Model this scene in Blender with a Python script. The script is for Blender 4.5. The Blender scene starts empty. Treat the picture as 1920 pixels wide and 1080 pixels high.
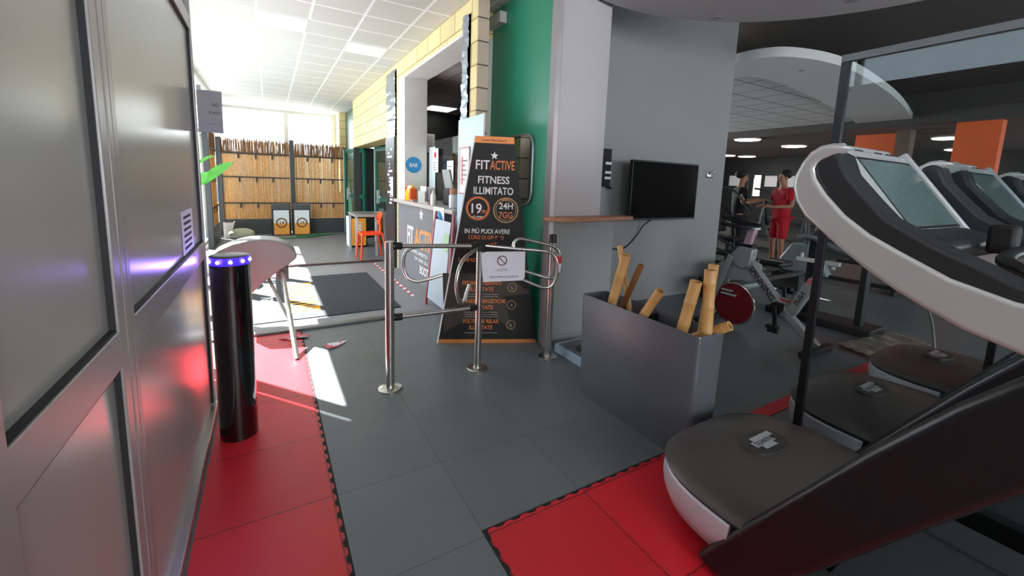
import bpy, bmesh, math, random
from mathutils import Vector, Matrix
random.seed(7)
SC = bpy.context.scene
COL = SC.collection
PI = math.pi

# ------------------------------------------------------------------ camera
H = 1.40
yaw, pit, rol = .529509483, .136778185, .0347513539
F_PX, CY_PX = 781.765, 449.553
cy_, sy_, cp_, sp_ = math.cos(yaw), math.sin(yaw), math.cos(pit), math.sin(pit)
fw = Vector((sy_*cp_, cy_*cp_, -sp_)); rt = Vector((cy_, -sy_, 0)); up = rt.cross(fw)
r2 = rt*math.cos(rol)+up*math.sin(rol); u2 = -rt*math.sin(rol)+up*math.cos(rol)
cd = bpy.data.cameras.new('camera'); cam = bpy.data.objects.new('camera', cd); COL.objects.link(cam)
M4 = Matrix((r2, u2, -fw)).transposed().to_4x4(); M4.translation = Vector((0, 0, H))
cam.matrix_world = M4
cd.sensor_fit = 'HORIZONTAL'; cd.sensor_width = 36; cd.lens = 36*F_PX/1920
cd.shift_y = -(540-CY_PX)/1920
cd.clip_start = .02; cd.clip_end = 200
SC.camera = cam

# ------------------------------------------------------------------ world, sun, exposure
SC.view_settings.view_transform = 'Standard'; SC.view_settings.look = 'None'
SC.view_settings.gamma = 1; SC.view_settings.use_curve_mapping = False
SC.view_settings.exposure = 0.0
W = bpy.data.worlds.new('sky'); SC.world = W; W.use_nodes = True
bg = W.node_tree.nodes['Background']; bg.inputs[0].default_value = (.86, .94, 1.0, 1); bg.inputs[1].default_value = 3.4
sd = bpy.data.lights.new('sun', 'SUN'); so = bpy.data.objects.new('sun', sd); COL.objects.link(so)
SUN_DIR = Vector((.62, -.78, -1.15)).normalized()
so.rotation_euler = SUN_DIR.to_track_quat('-Z', 'Y').to_euler()
sd.energy = 62; sd.angle = .008; sd.color = (1, .96, .9)
def portal(name, loc, normal, sx, sy):
    l = bpy.data.lights.new(name, 'AREA'); o = bpy.data.objects.new(name, l); COL.objects.link(o)
    l.shape = 'RECTANGLE'; l.size = sx; l.size_y = sy; l.cycles.is_portal = True
    n = Vector(normal)
    zx = Vector((0, 0, 1)); x = zx.cross(-n).normalized() if abs(n.z) < .9 else Vector((1, 0, 0))
    m = Matrix((x, (-n).cross(x)*-1*-1, -n)).transposed().to_4x4(); m.translation = loc
    o.matrix_world = m
    return o
def area(name, loc, normal, sx, sy, power, color=(1, 1, 1)):
    o = portal(name, loc, normal, sx, sy); o.data.cycles.is_portal = False
    o.data.energy = power; o.data.color = color
    return o
# daylight at the windows: left glazed wall of the lobby, far window, clerestory over the partition, windows behind; both gym lights are added
area('daylight_lobby_window', Vector((-1.16, 7.7, 1.75)), (1, 0, 0), 6.6, 2.4, 110, (.93, .97, 1))
area('daylight_far_window', Vector((.4, 12.98, 2.55)), (0, -1, 0), 2.6, .9, 40, (.93, .97, 1))
area('daylight_clerestory', Vector((-1.16, .3, 2.65)), (1, 0, 0), 6.0, .62, 26, (.62, .80, 1))
area('daylight_back_window', Vector((.6, -3.95, 1.7)), (0, 1, 0), 2.2, 1.6, 140, (.90, .95, 1))
area('daylight_back_window_right', Vector((6.5, -3.95, 1.8)), (0, 1, 0), 4.6, 1.8, 125, (.90, .95, 1))
area('added_gym_side_light', Vector((8.6, 15.3, 1.75)), (0, -1, 0), 6.4, 2.2, 850, (.95, .98, 1))  # added light, hidden beyond the television wall, brightens the gym ceiling
area('added_gym_light', Vector((17.7, -3.85, 1.7)), (0, 1, 0), 5, 1.6, 300, (.92, .96, 1))  # added out-of-view light that lifts the dark gym

# ------------------------------------------------------------------ materials
def lin(c):
    return tuple(((v/12.92) if v <= .04045 else ((v+.055)/1.055)**2.4) for v in c)
def hexc(h):
    h = h.lstrip('#'); return lin(tuple(int(h[i:i+2], 16)/255 for i in (0, 2, 4)))
_m = {}
def mat(name, h, rough=.5, metal=0., var=.12, scale=6., bump=0., bscale=80., emit=None, es=0., spec=.5, coat=0., aniso=0.):
    if name in _m: return _m[name]
    m = bpy.data.materials.new(name); m.use_nodes = True; nt = m.node_tree; N = nt.nodes; L = nt.links
    b = N['Principled BSDF']; c = hexc(h)
    b.inputs['Roughness'].default_value = rough; b.inputs['Metallic'].default_value = metal
    b.inputs['Specular IOR Level'].default_value = spec; b.inputs['Coat Weight'].default_value = coat
    b.inputs['Anisotropic'].default_value = aniso
    tc = N.new('ShaderNodeTexCoord')
    if var > 0:
        n = N.new('ShaderNodeTexNoise'); n.inputs['Scale'].default_value = scale; n.inputs['Detail'].default_value = 4
        L.new(tc.outputs['Object'], n.inputs['Vector'])
        mx = N.new('ShaderNodeMix'); mx.data_type = 'RGBA'
        mx.inputs[6].default_value = (*[v*(1-var) for v in c], 1); mx.inputs[7].default_value = (*[min(1, v*(1+var)) for v in c], 1)
        L.new(n.outputs['Fac'], mx.inputs[0]); L.new(mx.outputs[2], b.inputs['Base Color'])
    else: b.inputs['Base Color'].default_value = (*c, 1)
    if bump > 0:
        n2 = N.new('ShaderNodeTexNoise'); n2.inputs['Scale'].default_value = bscale; n2.inputs['Detail'].default_value = 3
        L.new(tc.outputs['Object'], n2.inputs['Vector'])
        bp = N.new('ShaderNodeBump'); bp.inputs['Strength'].default_value = bump; bp.inputs['Distance'].default_value = .004
        L.new(n2.outputs['Fac'], bp.inputs['Height']); L.new(bp.outputs[0], b.inputs['Normal'])
    if emit: b.inputs['Emission Color'].default_value = (*hexc(emit), 1); b.inputs['Emission Strength'].default_value = es
    _m[name] = m; return m
def glassmat(name, tint=(1, 1, 1), refl=.08, rough=0.0):
    m = bpy.data.materials.new(name); m.use_nodes = True; N = m.node_tree.nodes; L = m.node_tree.links; N.clear()
    o = N.new('ShaderNodeOutputMaterial'); t = N.new('ShaderNodeBsdfTransparent'); t.inputs[0].default_value = (*tint, 1)
    g = N.new('ShaderNodeBsdfGlossy'); g.inputs['Roughness'].default_value = rough
    fr = N.new('ShaderNodeFresnel'); ge = N.new('ShaderNodeNewGeometry'); ir = N.new('ShaderNodeMapRange'); ir.inputs['To Min'].default_value = 1.45; ir.inputs['To Max'].default_value = 1/1.45
    L.new(ge.outputs['Backfacing'], ir.inputs[0]); L.new(ir.outputs[0], fr.inputs[0])
    mm = N.new('ShaderNodeMath'); mm.operation = 'MULTIPLY'; mm.inputs[1].default_value = refl
    L.new(fr.outputs[0], mm.inputs[0])
    mx = N.new('ShaderNodeMixShader'); L.new(mm.outputs[0], mx.inputs[0]); L.new(t.outputs[0], mx.inputs[1]); L.new(g.outputs[0], mx.inputs[2])
    L.new(mx.outputs[0], o.inputs[0]); return m
def gridmat(name, base, line, sx, sy, ox, oy, mort=.012, axes=('X', 'Y'), rough=.8, offset=0., var=.06, bump=.25, jitter=0.):
    m = bpy.data.materials.new(name); m.use_nodes = True; N = m.node_tree.nodes; L = m.node_tree.links
    b = N['Principled BSDF']; b.inputs['Roughness'].default_value = rough
    tc = N.new('ShaderNodeTexCoord'); sp = N.new('ShaderNodeSeparateXYZ'); L.new(tc.outputs['Object'], sp.inputs[0])
    cb = N.new('ShaderNodeCombineXYZ')
    for k, (a, of) in enumerate(zip(axes, (ox, oy))):
        ad = N.new('ShaderNodeMath'); ad.operation = 'SUBTRACT'; ad.inputs[1].default_value = of-50*(sx if k == 0 else sy)
        L.new(sp.outputs[a], ad.inputs[0]); L.new(ad.outputs[0], cb.inputs[k])
    vec = cb.outputs[0]
    if jitter:
        nz = N.new('ShaderNodeTexNoise'); nz.inputs['Scale'].default_value = 45; L.new(cb.outputs[0], nz.inputs['Vector'])
        vm = N.new('ShaderNodeVectorMath'); vm.operation = 'SCALE'; vm.inputs[3].default_value = jitter; L.new(nz.outputs['Color'], vm.inputs[0])
        va = N.new('ShaderNodeVectorMath'); L.new(cb.outputs[0], va.inputs[0]); L.new(vm.outputs[0], va.inputs[1]); vec = va.outputs[0]
    br = N.new('ShaderNodeTexBrick'); br.offset = offset; br.squash = 1
    br.inputs['Scale'].default_value = 1; br.inputs['Brick Width'].default_value = sx; br.inputs['Row Height'].default_value = sy
    br.inputs['Mortar Size'].default_value = mort; br.inputs['Mortar Smooth'].default_value = .2
    c = hexc(base); br.inputs['Color1'].default_value = (*[v*(1-var) for v in c], 1); br.inputs['Color2'].default_value = (*[min(1, v*(1+var)) for v in c], 1)
    br.inputs['Mortar'].default_value = (*hexc(line), 1)
    L.new(vec, br.inputs['Vector'])
    n = N.new('ShaderNodeTexNoise'); n.inputs['Scale'].default_value = 3; n.inputs['Detail'].default_value = 6; L.new(tc.outputs['Object'], n.inputs['Vector'])
    mr = N.new('ShaderNodeMapRange'); mr.inputs['To Min'].default_value = 1-var*1.6; mr.inputs['To Max'].default_value = 1+var*1.6; L.new(n.outputs['Fac'], mr.inputs[0])
    mx = N.new('ShaderNodeVectorMath'); mx.operation = 'SCALE'; L.new(br.outputs['Color'], mx.inputs[0]); L.new(mr.outputs[0], mx.inputs[3])
    L.new(mx.outputs[0], b.inputs['Base Color'])
    if bump:
        bp = N.new('ShaderNodeBump'); bp.inputs['Strength'].default_value = bump; bp.inputs['Distance'].default_value = .004; bp.invert = True
        L.new(br.outputs['Fac'], bp.inputs['Height']); L.new(bp.outputs[0], b.inputs['Normal'])
    return m

CHROME = mat('brushed_steel', '#c9c6c0', .24, 1, .05)
DARKSTEEL = mat('dark_steel', '#3a3836', .35, .8)
BLK = mat('black_plastic', '#121314', .38)
BLKM = mat('matt_black', '#0c0c0d', .7)
SATIN = mat('satin_grey_black', '#2e3031', .33, .0, .08)
SILVER = mat('silver_paint', '#c3c5c8', .33, .35, .04)
WHITE = mat('white_paint', '#dcdcda', .55)
PAPER = mat('white_paper', '#eceaf0', .7, 0, .03)
ORANGE = mat('orange_print', '#f0924a', .5, 0, .03)
PRINTW = mat('white_print', '#f4f0ec', .6, 0, 0)
INK = mat('dark_ink', '#2a2228', .7, 0, 0)
GREYINK = mat('grey_ink', '#7c7c80', .7, 0, 0)
RUB = mat('red_rubber', '#c8212d', .46, 0, .10, 3, .12, 300)
GREEN = mat('green_paint', '#2f8a6c', .28, 0, .06, 2)
DGREEN = mat('dark_green_paint', '#114a3c', .35)
REDPL = mat('red_plastic', '#d01c24', .4)
ORPL = mat('orange_plastic', '#ff4a14', .35)
WOODL = mat('light_wood', '#b0795a', .5, 0, .2, 12)
BAMBOO = mat('bamboo', '#cf9f62', .42, 0, .22, 9)
BAMBOOD = mat('dark_bamboo', '#9c6a3e', .42, 0, .3, 7)
BAMHOLE = mat('bamboo_hollow', '#4a3016', .8)
SKIN = mat('skin', '#b98468', .55)
HAIR = mat('dark_hair', '#1a1412', .7)
REDCL = mat('red_cloth', '#c3152a', .8)
DKCL = mat('dark_cloth', '#191a1f', .85)

# ------------------------------------------------------------------ mesh helpers
class MB:
    def __init__(s): s.v = []; s.f = []
    def add(s, vs, fs):
        o = len(s.v); s.v += [Vector(v) for v in vs]; s.f += [tuple(i+o for i in f) for f in fs]; return s
    def box(s, x0, x1, y0, y1, z0, z1):
        return s.add([(x, y, z) for x in (x0, x1) for y in (y0, y1) for z in (z0, z1)],
                     [(0, 1, 3, 2), (4, 6, 7, 5), (0, 4, 5, 1), (2, 3, 7, 6), (0, 2, 6, 4), (1, 5, 7, 3)])
    def obox(s, c, ax, ay, az, sx, sy, sz):
        c = Vector(c); ax = Vector(ax).normalized(); ay = Vector(ay).normalized(); az = Vector(az).normalized()
        vs = [c+ax*(i*sx/2)+ay*(j*sy/2)+az*(k*sz/2) for i in (-1, 1) for j in (-1, 1) for k in (-1, 1)]
        return s.add(vs, [(0, 1, 3, 2), (4, 6, 7, 5), (0, 4, 5, 1), (2, 3, 7, 6), (0, 2, 6, 4), (1, 5, 7, 3)])
    def tube(s, pts, r, seg=12, closed=False, caps=True):
        P = [Vector(p) for p in pts]; n = len(P); R = r if isinstance(r, (list, tuple)) else [r]*n
        base = len(s.v); prev = None
        for i, p in enumerate(P):
            if closed: t = (P[(i+1) % n]-P[i-1])
            else: t = P[min(i+1, n-1)]-P[max(i-1, 0)]
            t.normalize()
            if prev is None:
                a = Vector((0, 0, 1)) if abs(t.z) < .9 else Vector((1, 0, 0)); u = t.cross(a).normalized()
            else: u = (prev-t*prev.dot(t)).normalized()
            prev = u; w = t.cross(u)
            for k in range(seg):
                an = 2*PI*k/seg; s.v.append(p+(u*math.cos(an)+w*math.sin(an))*R[i])
        m = n if closed else n-1
        for i in range(m):
            a = base+i*seg; b = base+((i+1) % n)*seg
            for k in range(seg): s.f.append((a+k, a+(k+1) % seg, b+(k+1) % seg, b+k))
        if caps and not closed:
            s.f.append(tuple(base+k for k in reversed(range(seg)))); s.f.append(tuple(base+(n-1)*seg+k for k in range(seg)))
        return s
    def cyl(s, p0, p1, r0, r1=None, seg=20): return s.tube([p0, p1], [r0, r0 if r1 is None else r1], seg)
    def lathe(s, prof, c, seg=28):
        base = len(s.v); n = len(prof)
        for r, z in prof:
            for k in range(seg):
                a = 2*PI*k/seg; s.v.append(Vector((c[0]+r*math.cos(a), c[1]+r*math.sin(a), c[2]+z)))
        for i in range(n-1):
            for k in range(seg):
                a = base+i*seg; b = a+seg; s.f.append((a+k, a+(k+1) % seg, b+(k+1) % seg, b+k))
        s.f.append(tuple(base+k for k in reversed(range(seg)))); s.f.append(tuple(base+(n-1)*seg+k for k in range(seg)))
        return s
    def prism(s, pts, off):
        n = len(pts); off = Vector(off); P = [Vector(p) for p in pts]
        return s.add(P+[p+off for p in P], [tuple(range(n))[::-1], tuple(range(n, 2*n))]+[(i, (i+1) % n, (i+1) % n+n, i+n) for i in range(n)])
    def sphere(s, c, r, sx=1, sy=1, sz=1, seg=16, rings=9):
        c = Vector(c); vs = []; fs = []
        for i in range(1, rings):
            t = PI*i/rings
            for k in range(seg):
                a = 2*PI*k/seg; vs.append(c+Vector((sx*r*math.sin(t)*math.cos(a), sy*r*math.sin(t)*math.sin(a), sz*r*math.cos(t))))
        T = len(vs); vs += [c+Vector((0, 0, sz*r)), c-Vector((0, 0, sz*r))]
        for i in range(rings-2):
            for k in range(seg):
                a = i*seg; b = a+seg; fs.append((a+k, b+k, b+(k+1) % seg, a+(k+1) % seg))
        for k in range(seg):
            fs.append((T, k, (k+1) % seg)); a = (rings-2)*seg; fs.append((T+1, a+(k+1) % seg, a+k))
        return s.add(vs, fs)
def finish(me, ang=38):
    bm = bmesh.new(); bm.from_mesh(me); bmesh.ops.recalc_face_normals(bm, faces=bm.faces)
    for f in bm.faces: f.smooth = True
    for e in bm.edges:
        e.smooth = not (len(e.link_faces) != 2 or e.calc_face_angle(0) > math.radians(ang))
    bm.to_mesh(me); bm.free()
ORG = {}
def wloc(o): return ORG.get(o.name, Vector((0, 0, 0)))
def part(name, mb, m, parent=None, bev=0., seg=2, label=None, at=None, kind=None):
    """one mesh object from world coordinates; origin at its parent's base (or at `at`)"""
    og = Vector(at) if at is not None else (wloc(parent) if parent else Vector((0, 0, 0)))
    me = bpy.data.meshes.new(name); me.from_pydata([v-og for v in mb.v], [], mb.f); me.update(); finish(me)
    me.materials.append(m)
    o = bpy.data.objects.new(name, me); COL.objects.link(o)
    if parent: o.parent = parent; o.location = og-wloc(parent)
    else: o.location = og
    ORG[o.name] = og
    if bev:
        b = o.modifiers.new('bevel', 'BEVEL'); b.width = bev; b.segments = seg; b.limit_method = 'ANGLE'; b.angle_limit = math.radians(40)
        b.harden_normals = False
    if label: o['label'] = label
    if kind: o['kind'] = kind
    return o
def thing(name, label, cat, loc, group=None):
    o = bpy.data.objects.new(name, None); COL.objects.link(o); o.location = loc; o.empty_display_size = .1
    o['label'] = label; o['category'] = cat
    if group: o['group'] = group
    ORG[o.name] = Vector(loc); return o
def solo(name, mb, m, label, cat, group=None, bev=0., at=None, kind=None):
    if at is None:
        xs = [v.x for v in mb.v]; ys = [v.y for v in mb.v]; zs = [v.z for v in mb.v]
        at = ((min(xs)+max(xs))/2, (min(ys)+max(ys))/2, min(zs))
    o = part(name, mb, m, None, bev, at=at); o['label'] = label; o['category'] = cat
    if group: o['group'] = group
    if kind: o['kind'] = kind
    return o
def struct(name, mb, m, bev=0., parent=None):
    o = part(name, mb, m, parent, bev)
    if not parent: o['kind'] = 'structure'
    return o
def copy_tree(o, parent=None):
    c = o.copy(); COL.objects.link(c)
    if parent: c.parent = parent
    for ch in list(o.children): copy_tree(ch, c)
    return c
def text_mb(items, org, ux, uy, mb=None):
    """items: (string, x, y, size, width or None, bold) on the plane org + x*ux + y*uy"""
    mb = mb or MB(); org = Vector(org); ux = Vector(ux).normalized(); uy = Vector(uy).normalized(); n = ux.cross(uy)
    for it in items:
        s_, x, y, size, wd, bold = (list(it)+[None, .0])[:6]
        cu = bpy.data.curves.new('t', 'FONT'); cu.body = s_; cu.size = 1; cu.offset = bold or 0; cu.resolution_u = 3
        cu.align_x = 'LEFT'; cu.fill_mode = 'FRONT'
        ob = bpy.data.objects.new('t', cu); COL.objects.link(ob)
        bpy.context.view_layer.update()
        me = bpy.data.meshes.new_from_object(ob.evaluated_get(bpy.context.evaluated_depsgraph_get()))
        vs = [v.co.copy() for v in me.vertices]
        if vs:
            x0 = min(v.x for v in vs); x1 = max(v.x for v in vs); sx = size if not wd else wd/(x1-x0); xc = (x0+x1)/2
            mb.add([org+ux*(x+(v.x-xc)*sx)+uy*(y+v.y*size)+n*.0012 for v in vs], [tuple(p.vertices) for p in me.polygons])
        bpy.data.objects.remove(ob); bpy.data.curves.remove(cu); bpy.data.meshes.remove(me)
    return mb
def pln(org, ux, uy):
    org = Vector(org); ux = Vector(ux).normalized(); uy = Vector(uy).normalized(); n = ux.cross(uy)
    return lambda x, y, d=0.: org+ux*x+uy*y+n*d
def ring2(mb, f, cx, cy, r0, r1, d=.0015, n=32, sy=1):
    vs = []; 
    for k in range(n):
        a = 2*PI*k/n
        vs += [f(cx+r0*math.cos(a), cy+sy*r0*math.sin(a), d), f(cx+r1*math.cos(a), cy+sy*r1*math.sin(a), d)]
    return mb.add(vs, [(2*k, 2*k+1, (2*k+3) % (2*n), (2*k+2) % (2*n)) for k in range(n)])
def star2(mb, f, cx, cy, r, d=.0015, sy=1, sx=1):
    vs = [f(cx+sx*(r if i % 2 == 0 else r*.42)*math.sin(i*PI/5), cy+sy*(r if i % 2 == 0 else r*.42)*math.cos(i*PI/5), d) for i in range(10)]
    vs.append(f(cx, cy, d)); return mb.add(vs, [(10, i, (i+1) % 10) for i in range(10)])
def quad2(mb, f, x0, x1, y0, y1, d=.0015): return mb.add([f(x0, y0, d), f(x1, y0, d), f(x1, y1, d), f(x0, y1, d)], [(0, 1, 2, 3)])
def smooth_pts(pts, n=6, closed=False):
    P = [Vector(p) for p in pts]; out = []; N = len(P)
    for i in range(N if closed else N-1):
        p0 = P[(i-1) % N] if (closed or i > 0) else P[0]; p1 = P[i]; p2 = P[(i+1) % N]; p3 = P[(i+2) % N] if (closed or i+2 < N) else P[N-1]
        for k in range(n):
            t = k/n; out.append(.5*((2*p1)+(p2-p0)*t+(2*p0-5*p1+4*p2-p3)*t*t+(3*p1-p0-3*p2+p3)*t**3))
    if not closed: out.append(P[-1])
    return out
def subsurf(o, l=1):
    m = o.modifiers.new('sub', 'SUBSURF'); m.levels = l; m.render_levels = l
# ------------------------------------------------------------------ the setting
M_FLOOR = gridmat('grey_rubber_tiles', '#676d70', '#555b5d', .5, .5, .2, .32, .003, rough=.42, var=.06, bump=.22, jitter=.012)
M_LFLOOR = mat('lobby_floor', '#85868a', .42, 0, .08, 5)
M_LFLOOR2 = mat('lobby_floor_far', '#77787c', .4, 0, .08, 5)
M_LCEIL = gridmat('lobby_ceiling_tiles', '#cbc9c0', '#f2f2ee', .49, .49, -.036, 5.31, .014, rough=.75, var=.02, bump=.2)
M_GCEIL = gridmat('gym_ceiling_tiles', '#cfd3d1', '#5d615f', .62, .62, .1, 3.66, .014, rough=.8, var=.02)
M_BRICK = gridmat('yellow_tuff_blocks', '#ead9a0', '#b59c68', .42, .205, .0, 3.08, .008, axes=('Y', 'Z'), offset=.5, var=.1, bump=.8)
M_BRICKX = gridmat('tuff_blocks_end', '#cdb9a4', '#6d6256', .42, .205, 1.65, 3.08, .007, axes=('X', 'Z'), offset=0, var=.08, bump=.8)
M_DARKC = mat('dark_ceiling', '#4a4643', .9, 0, .15, 3)
M_BLACKW = mat('black_wall', '#0b0c0d', .6, 0, .1)
M_GREYW = mat('grey_wall', '#9a9a98', .6, 0, .03, 2)
M_SOFF = mat('soffit_paint', '#b9b5b6', .7, 0, .03)
M_MULL = mat('window_frame_grey', '#6f7472', .5)
G_WIN = glassmat('window_glass', (.97, .99, 1), .6)
G_SCREEN = glassmat('screen_glass', (.86, .90, .90), .8)
G_DOOR = glassmat('door_glass', (.75, .88, .84), 1.5)

# floors
struct('floor', MB().box(-1.3, 22, -4.1, 4.10, -.1, 0), M_FLOOR)
struct('floor_lobby', MB().box(-1.3, 2.02, 4.16, 7.02, -.1, .012), M_LFLOOR)
struct('floor_lobby_far', MB().box(-1.3, 4.6, 7.08, 13.1, -.1, .012), M_LFLOOR2)
struct('floor_bar', MB().box(2.02, 4.6, 4.16, 7.08, -.1, .012), M_LFLOOR2)
struct('floor_gym', MB().box(2.6, 22, 4.10, 15.5, -.1, .0), mat('gym_floor', '#26282a', .6))
struct('trim_1', MB().box(-.98, 1.98, 4.08, 4.16, 0, .022), mat('threshold_steel', '#6e6f70', .35, .8), .004)
struct('trim_2', MB().box(-.98, 1.62, 7.02, 7.08, 0, .04), mat('threshold_dark', '#4a3230', .4), .004)
# red puzzle mats with toothed edges
def toothed(x0, x1, y0, y1, edges, t=.011, p=.0385):
    pts = []
    def edge(a, b, nrm, on):
        a = Vector(a); b = Vector(b); d = b-a; n = int(d.length/p); n += n % 2
        if not on: pts.append(a); return
        for k in range(n):
            q = a+d*(k/n); o = Vector(nrm)*(t if k % 2 else 0); w = d/n*.18
            pts.append(q+w+o); pts.append(q+d/n-w+o)
    edge((x0, y0, 0), (x1, y0, 0), (0, -1, 0), 's' in edges); edge((x1, y0, 0), (x1, y1, 0), (1, 0, 0), 'e' in edges)
    edge((x1, y1, 0), (x0, y1, 0), (0, 1, 0), 'n' in edges); edge((x0, y1, 0), (x0, y0, 0), (-1, 0, 0), 'w' in edges)
    return pts
RED = gridmat('red_rubber_tiles', '#c81f2b', '#8a1520', .5, .5, 0, .32, .004, rough=.40, var=.07, bump=.5, jitter=.014)
EDG = mat('tooth_gap', '#1c1d1e', .8)
for nm, a, lab in (('rubber_floor_mat', (-.30, .195, -3.5, 4.06, 'e'), 'red rubber puzzle mat strip running along the metal partition on the left'),
                   ('rubber_floor_mat', (.71, 2.28, -3.5, 1.325, 'nw'), 'red rubber puzzle mat under the nearest treadmill, jagged black edge')):
    x0, x1, y0, y1, ed = a
    t = thing(nm, lab, 'floor mat', (x0, y0, 0))
    P_ = toothed(x0, x1, y0, y1, ed)
    part('mat_surface', MB().prism([(p.x, p.y, .001) for p in P_], (0, 0, .003)), RED, t)
    gap = MB()
    if 'e' in ed: gap.box(x1-.001, x1+.019, y0, y1, .0002, .0016)
    if 'n' in ed: gap.box(x0-.019, x1, y1-.001, y1+.019, .0002, .0016)
    if 'w' in ed: gap.box(x0-.019, x0+.001, y0, y1, .0002, .0014)
    part('mat_edge_gap', gap, EDG, t)
# far red strip by the second treadmill
solo('rubber_floor_mat', MB().prism([(p.x, p.y, .001) for p in toothed(2.30, 5.2, 1.28, 1.36, 'n')], (0, 0, .003)), RUB,
     'narrow red mat strip in front of the second and third treadmills', 'floor mat')

# ceilings
struct('ceiling', MB().box(-1.2, 1.95, -4.1, 13.1, 3.08, 3.2).box(1.95, 2.3, 2.70, 4.2, 3.08, 3.2), M_LCEIL)
struct('ceiling_dark', MB().box(1.9, 15, -4.1, 4.7, 3.62, 3.75), M_DARKC)
struct('ceiling_gym', MB().box(3.3, 12.4, -4.1, 15.5, 3.02, 3.06).box(3.3, 12.4, 2.9, 15.5, 3.0, 3.02), M_GCEIL) if False else None
c_ = MB().box(4.66, 12.4, 3.95, 15.5, 3.16, 3.2); struct('ceiling_gym', c_, M_GCEIL)
struct('ceiling_back', MB().box(12.4, 22, -4.1, 15.5, 2.97, 3.2), mat('brown_ceiling', '#6a5c58', .8))
struct('ceiling_bar', MB().box(1.95, 4.6, 3.7, 13.1, 2.9, 3.0), gridmat('bar_ceiling', '#b9b2b2', '#8d8686', .6, .6, 0, 0, .012, rough=.8))
struct('trim_3', MB().box(1.9, 1.96, -4.1, 2.75, 3.07, 3.66), M_DARKC)
struct('ceiling_upper_side', MB().box(1.95, 5.4, 3.5, 3.56, 2.9, 3.66), M_DARKC) if False else None

# brick wall between lobby and bar: opening over the counter
w = MB(); X0, X1 = 1.70, 2.02
w.box(X0, X0+.115, 3.66, 3.98, 0, 3.08)             # near pier
w.box(X0, X1, 3.98, 6.35, 2.83, 3.08)          # lintel
w.box(X0, X1, 6.35, 7.02, 0, 3.08)
w.box(X0, X1, 7.02, 10.15, 2.05, 3.08)
w.box(X0, X1, 12.25, 13.0, 0, 3.08)
struct('wall_right', w, M_BRICK)
struct('trim_4', MB().box(X0+.003, X0+.115, 3.648, 3.661, 0, 3.08), M_BRICKX)
struct('trim_5', MB().box(X0-.002, X1+.01, 6.02, 6.36, .0, 2.83).box(X0-.002, X1+.01, 3.975, 3.99, 1.1, 2.82).box(X0+.0, X1+.01, 3.98, 6.36, 2.80, 2.832), mat('plaster_reveal', '#dad7cf', .7), .004)
struct('wall_right_green', MB().box(1.86, 2.0, 10.15, 12.25, 0, 3.08), DGREEN)
struct('wall_right_recess', MB().box(2.25, 2.35, 7.02, 10.15, 0, 2.1).box(1.70, 2.3, 10.12, 10.2, 0, 2.06), mat('recess_dark', '#2c3332', .6))
# green wall and grey column
struct('wall_green', MB().box(2.02, 2.10, 2.93, 3.985, 0, 3.1), GREEN)
struct('trim_6', MB().prism([(2.02, 2.935, 0), (1.985, 2.80, 0), (2.02, 2.78, 0), (2.05, 2.86, 0), (2.05, 2.935, 0)], (0, 0, 3.1)), mat('jamb_grey', '#a9a3a4', .4, .3), .004)
pc = MB().prism([(2.01, 2.79, 0), (2.03, 2.78, 0), (2.07, 2.85, 0), (2.76, 2.85, 0), (2.76, 3.56, 0), (2.10, 3.56, 0), (2.10, 2.93, 0)], (0, 0, 1.10))
struct('wall_column', pc, M_GREYW, .006)
pc = MB().prism([(2.01, 2.79, 1.1), (2.03, 2.78, 1.1), (2.05, 2.83, 1.1), (2.34, 2.83, 1.1), (2.62, 2.90, 1.1), (2.62, 3.56, 1.1), (2.10, 3.56, 1.1), (2.10, 2.93, 1.1)], (0, 0, 2.5))
struct('wall_column_upper', pc, mat('column_paint', '#b9b5b5', .6, 0, .02), .006)
struct('trim_7', MB().box(2.035, 2.052, 2.815, 2.835, 0, 3.6), mat('corner_bead', '#d9cdd0', .45), .003)
struct('baseboard_column', MB().box(2.06, 2.77, 2.838, 2.85, 0, .07), M_GREYW, .003)
struct('wall_tv', MB().box(2.6, 5.40, 3.55, 3.7, 0, 3.62), mat('tv_wall_paint', '#959694', .65, 0, .03, 2))
struct('wall_dark_band', MB().box(5.40, 14, 4.6, 4.7, 3.2, 3.66), M_BLACKW)
# gym far walls
struct('wall_back', MB().box(20.6, 20.8, -4.1, 15.5, 0, 3.0), M_BLACKW)
struct('wall_gym_left', MB().box(4.6, 5.4, 15.4, 15.6, 0, 3.2).box(11.8, 20.8, 15.4, 15.6, 0, 3.2).box(5.4, 11.8, 15.4, 15.6, 0, .6).box(5.4, 11.8, 15.4, 15.6, 2.9, 3.2), M_BLACKW)
wn = MB()
for x in (5.4, 7.5, 9.6, 11.74): wn.box(x, x+.06, 15.42, 15.5, .6, 2.9)
f = struct('window_6_added', wn, M_MULL); struct('window_pane', MB().box(5.4, 11.8, 15.46, 15.465, .6, 2.9), G_WIN, parent=f)  # unseen window, added to go with the extra gym side light
struct('trim_9', MB().box(12.37, 12.41, -4.1, 15.4, 2.96, 3.76), M_DARKC)
struct('wall_bar_side', MB().box(4.56, 4.66, 3.7, 15.5, 0, 3.1), M_BLACKW)
struct('wall_bar_back', MB().box(2.02, 4.6, 9.3, 9.4, 1.95, 2.95), M_BLACKW)
struct('wall_bar_lower', MB().box(2.02, 4.6, 9.22, 9.34, 0, 1.95), mat('grey_wood_panel', '#7d736b', .6, 0, .15, 4))
struct('wall_bar_near', MB().box(2.11, 4.6, 3.85, 3.98, 0, 3.0), M_BLACKW)
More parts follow.
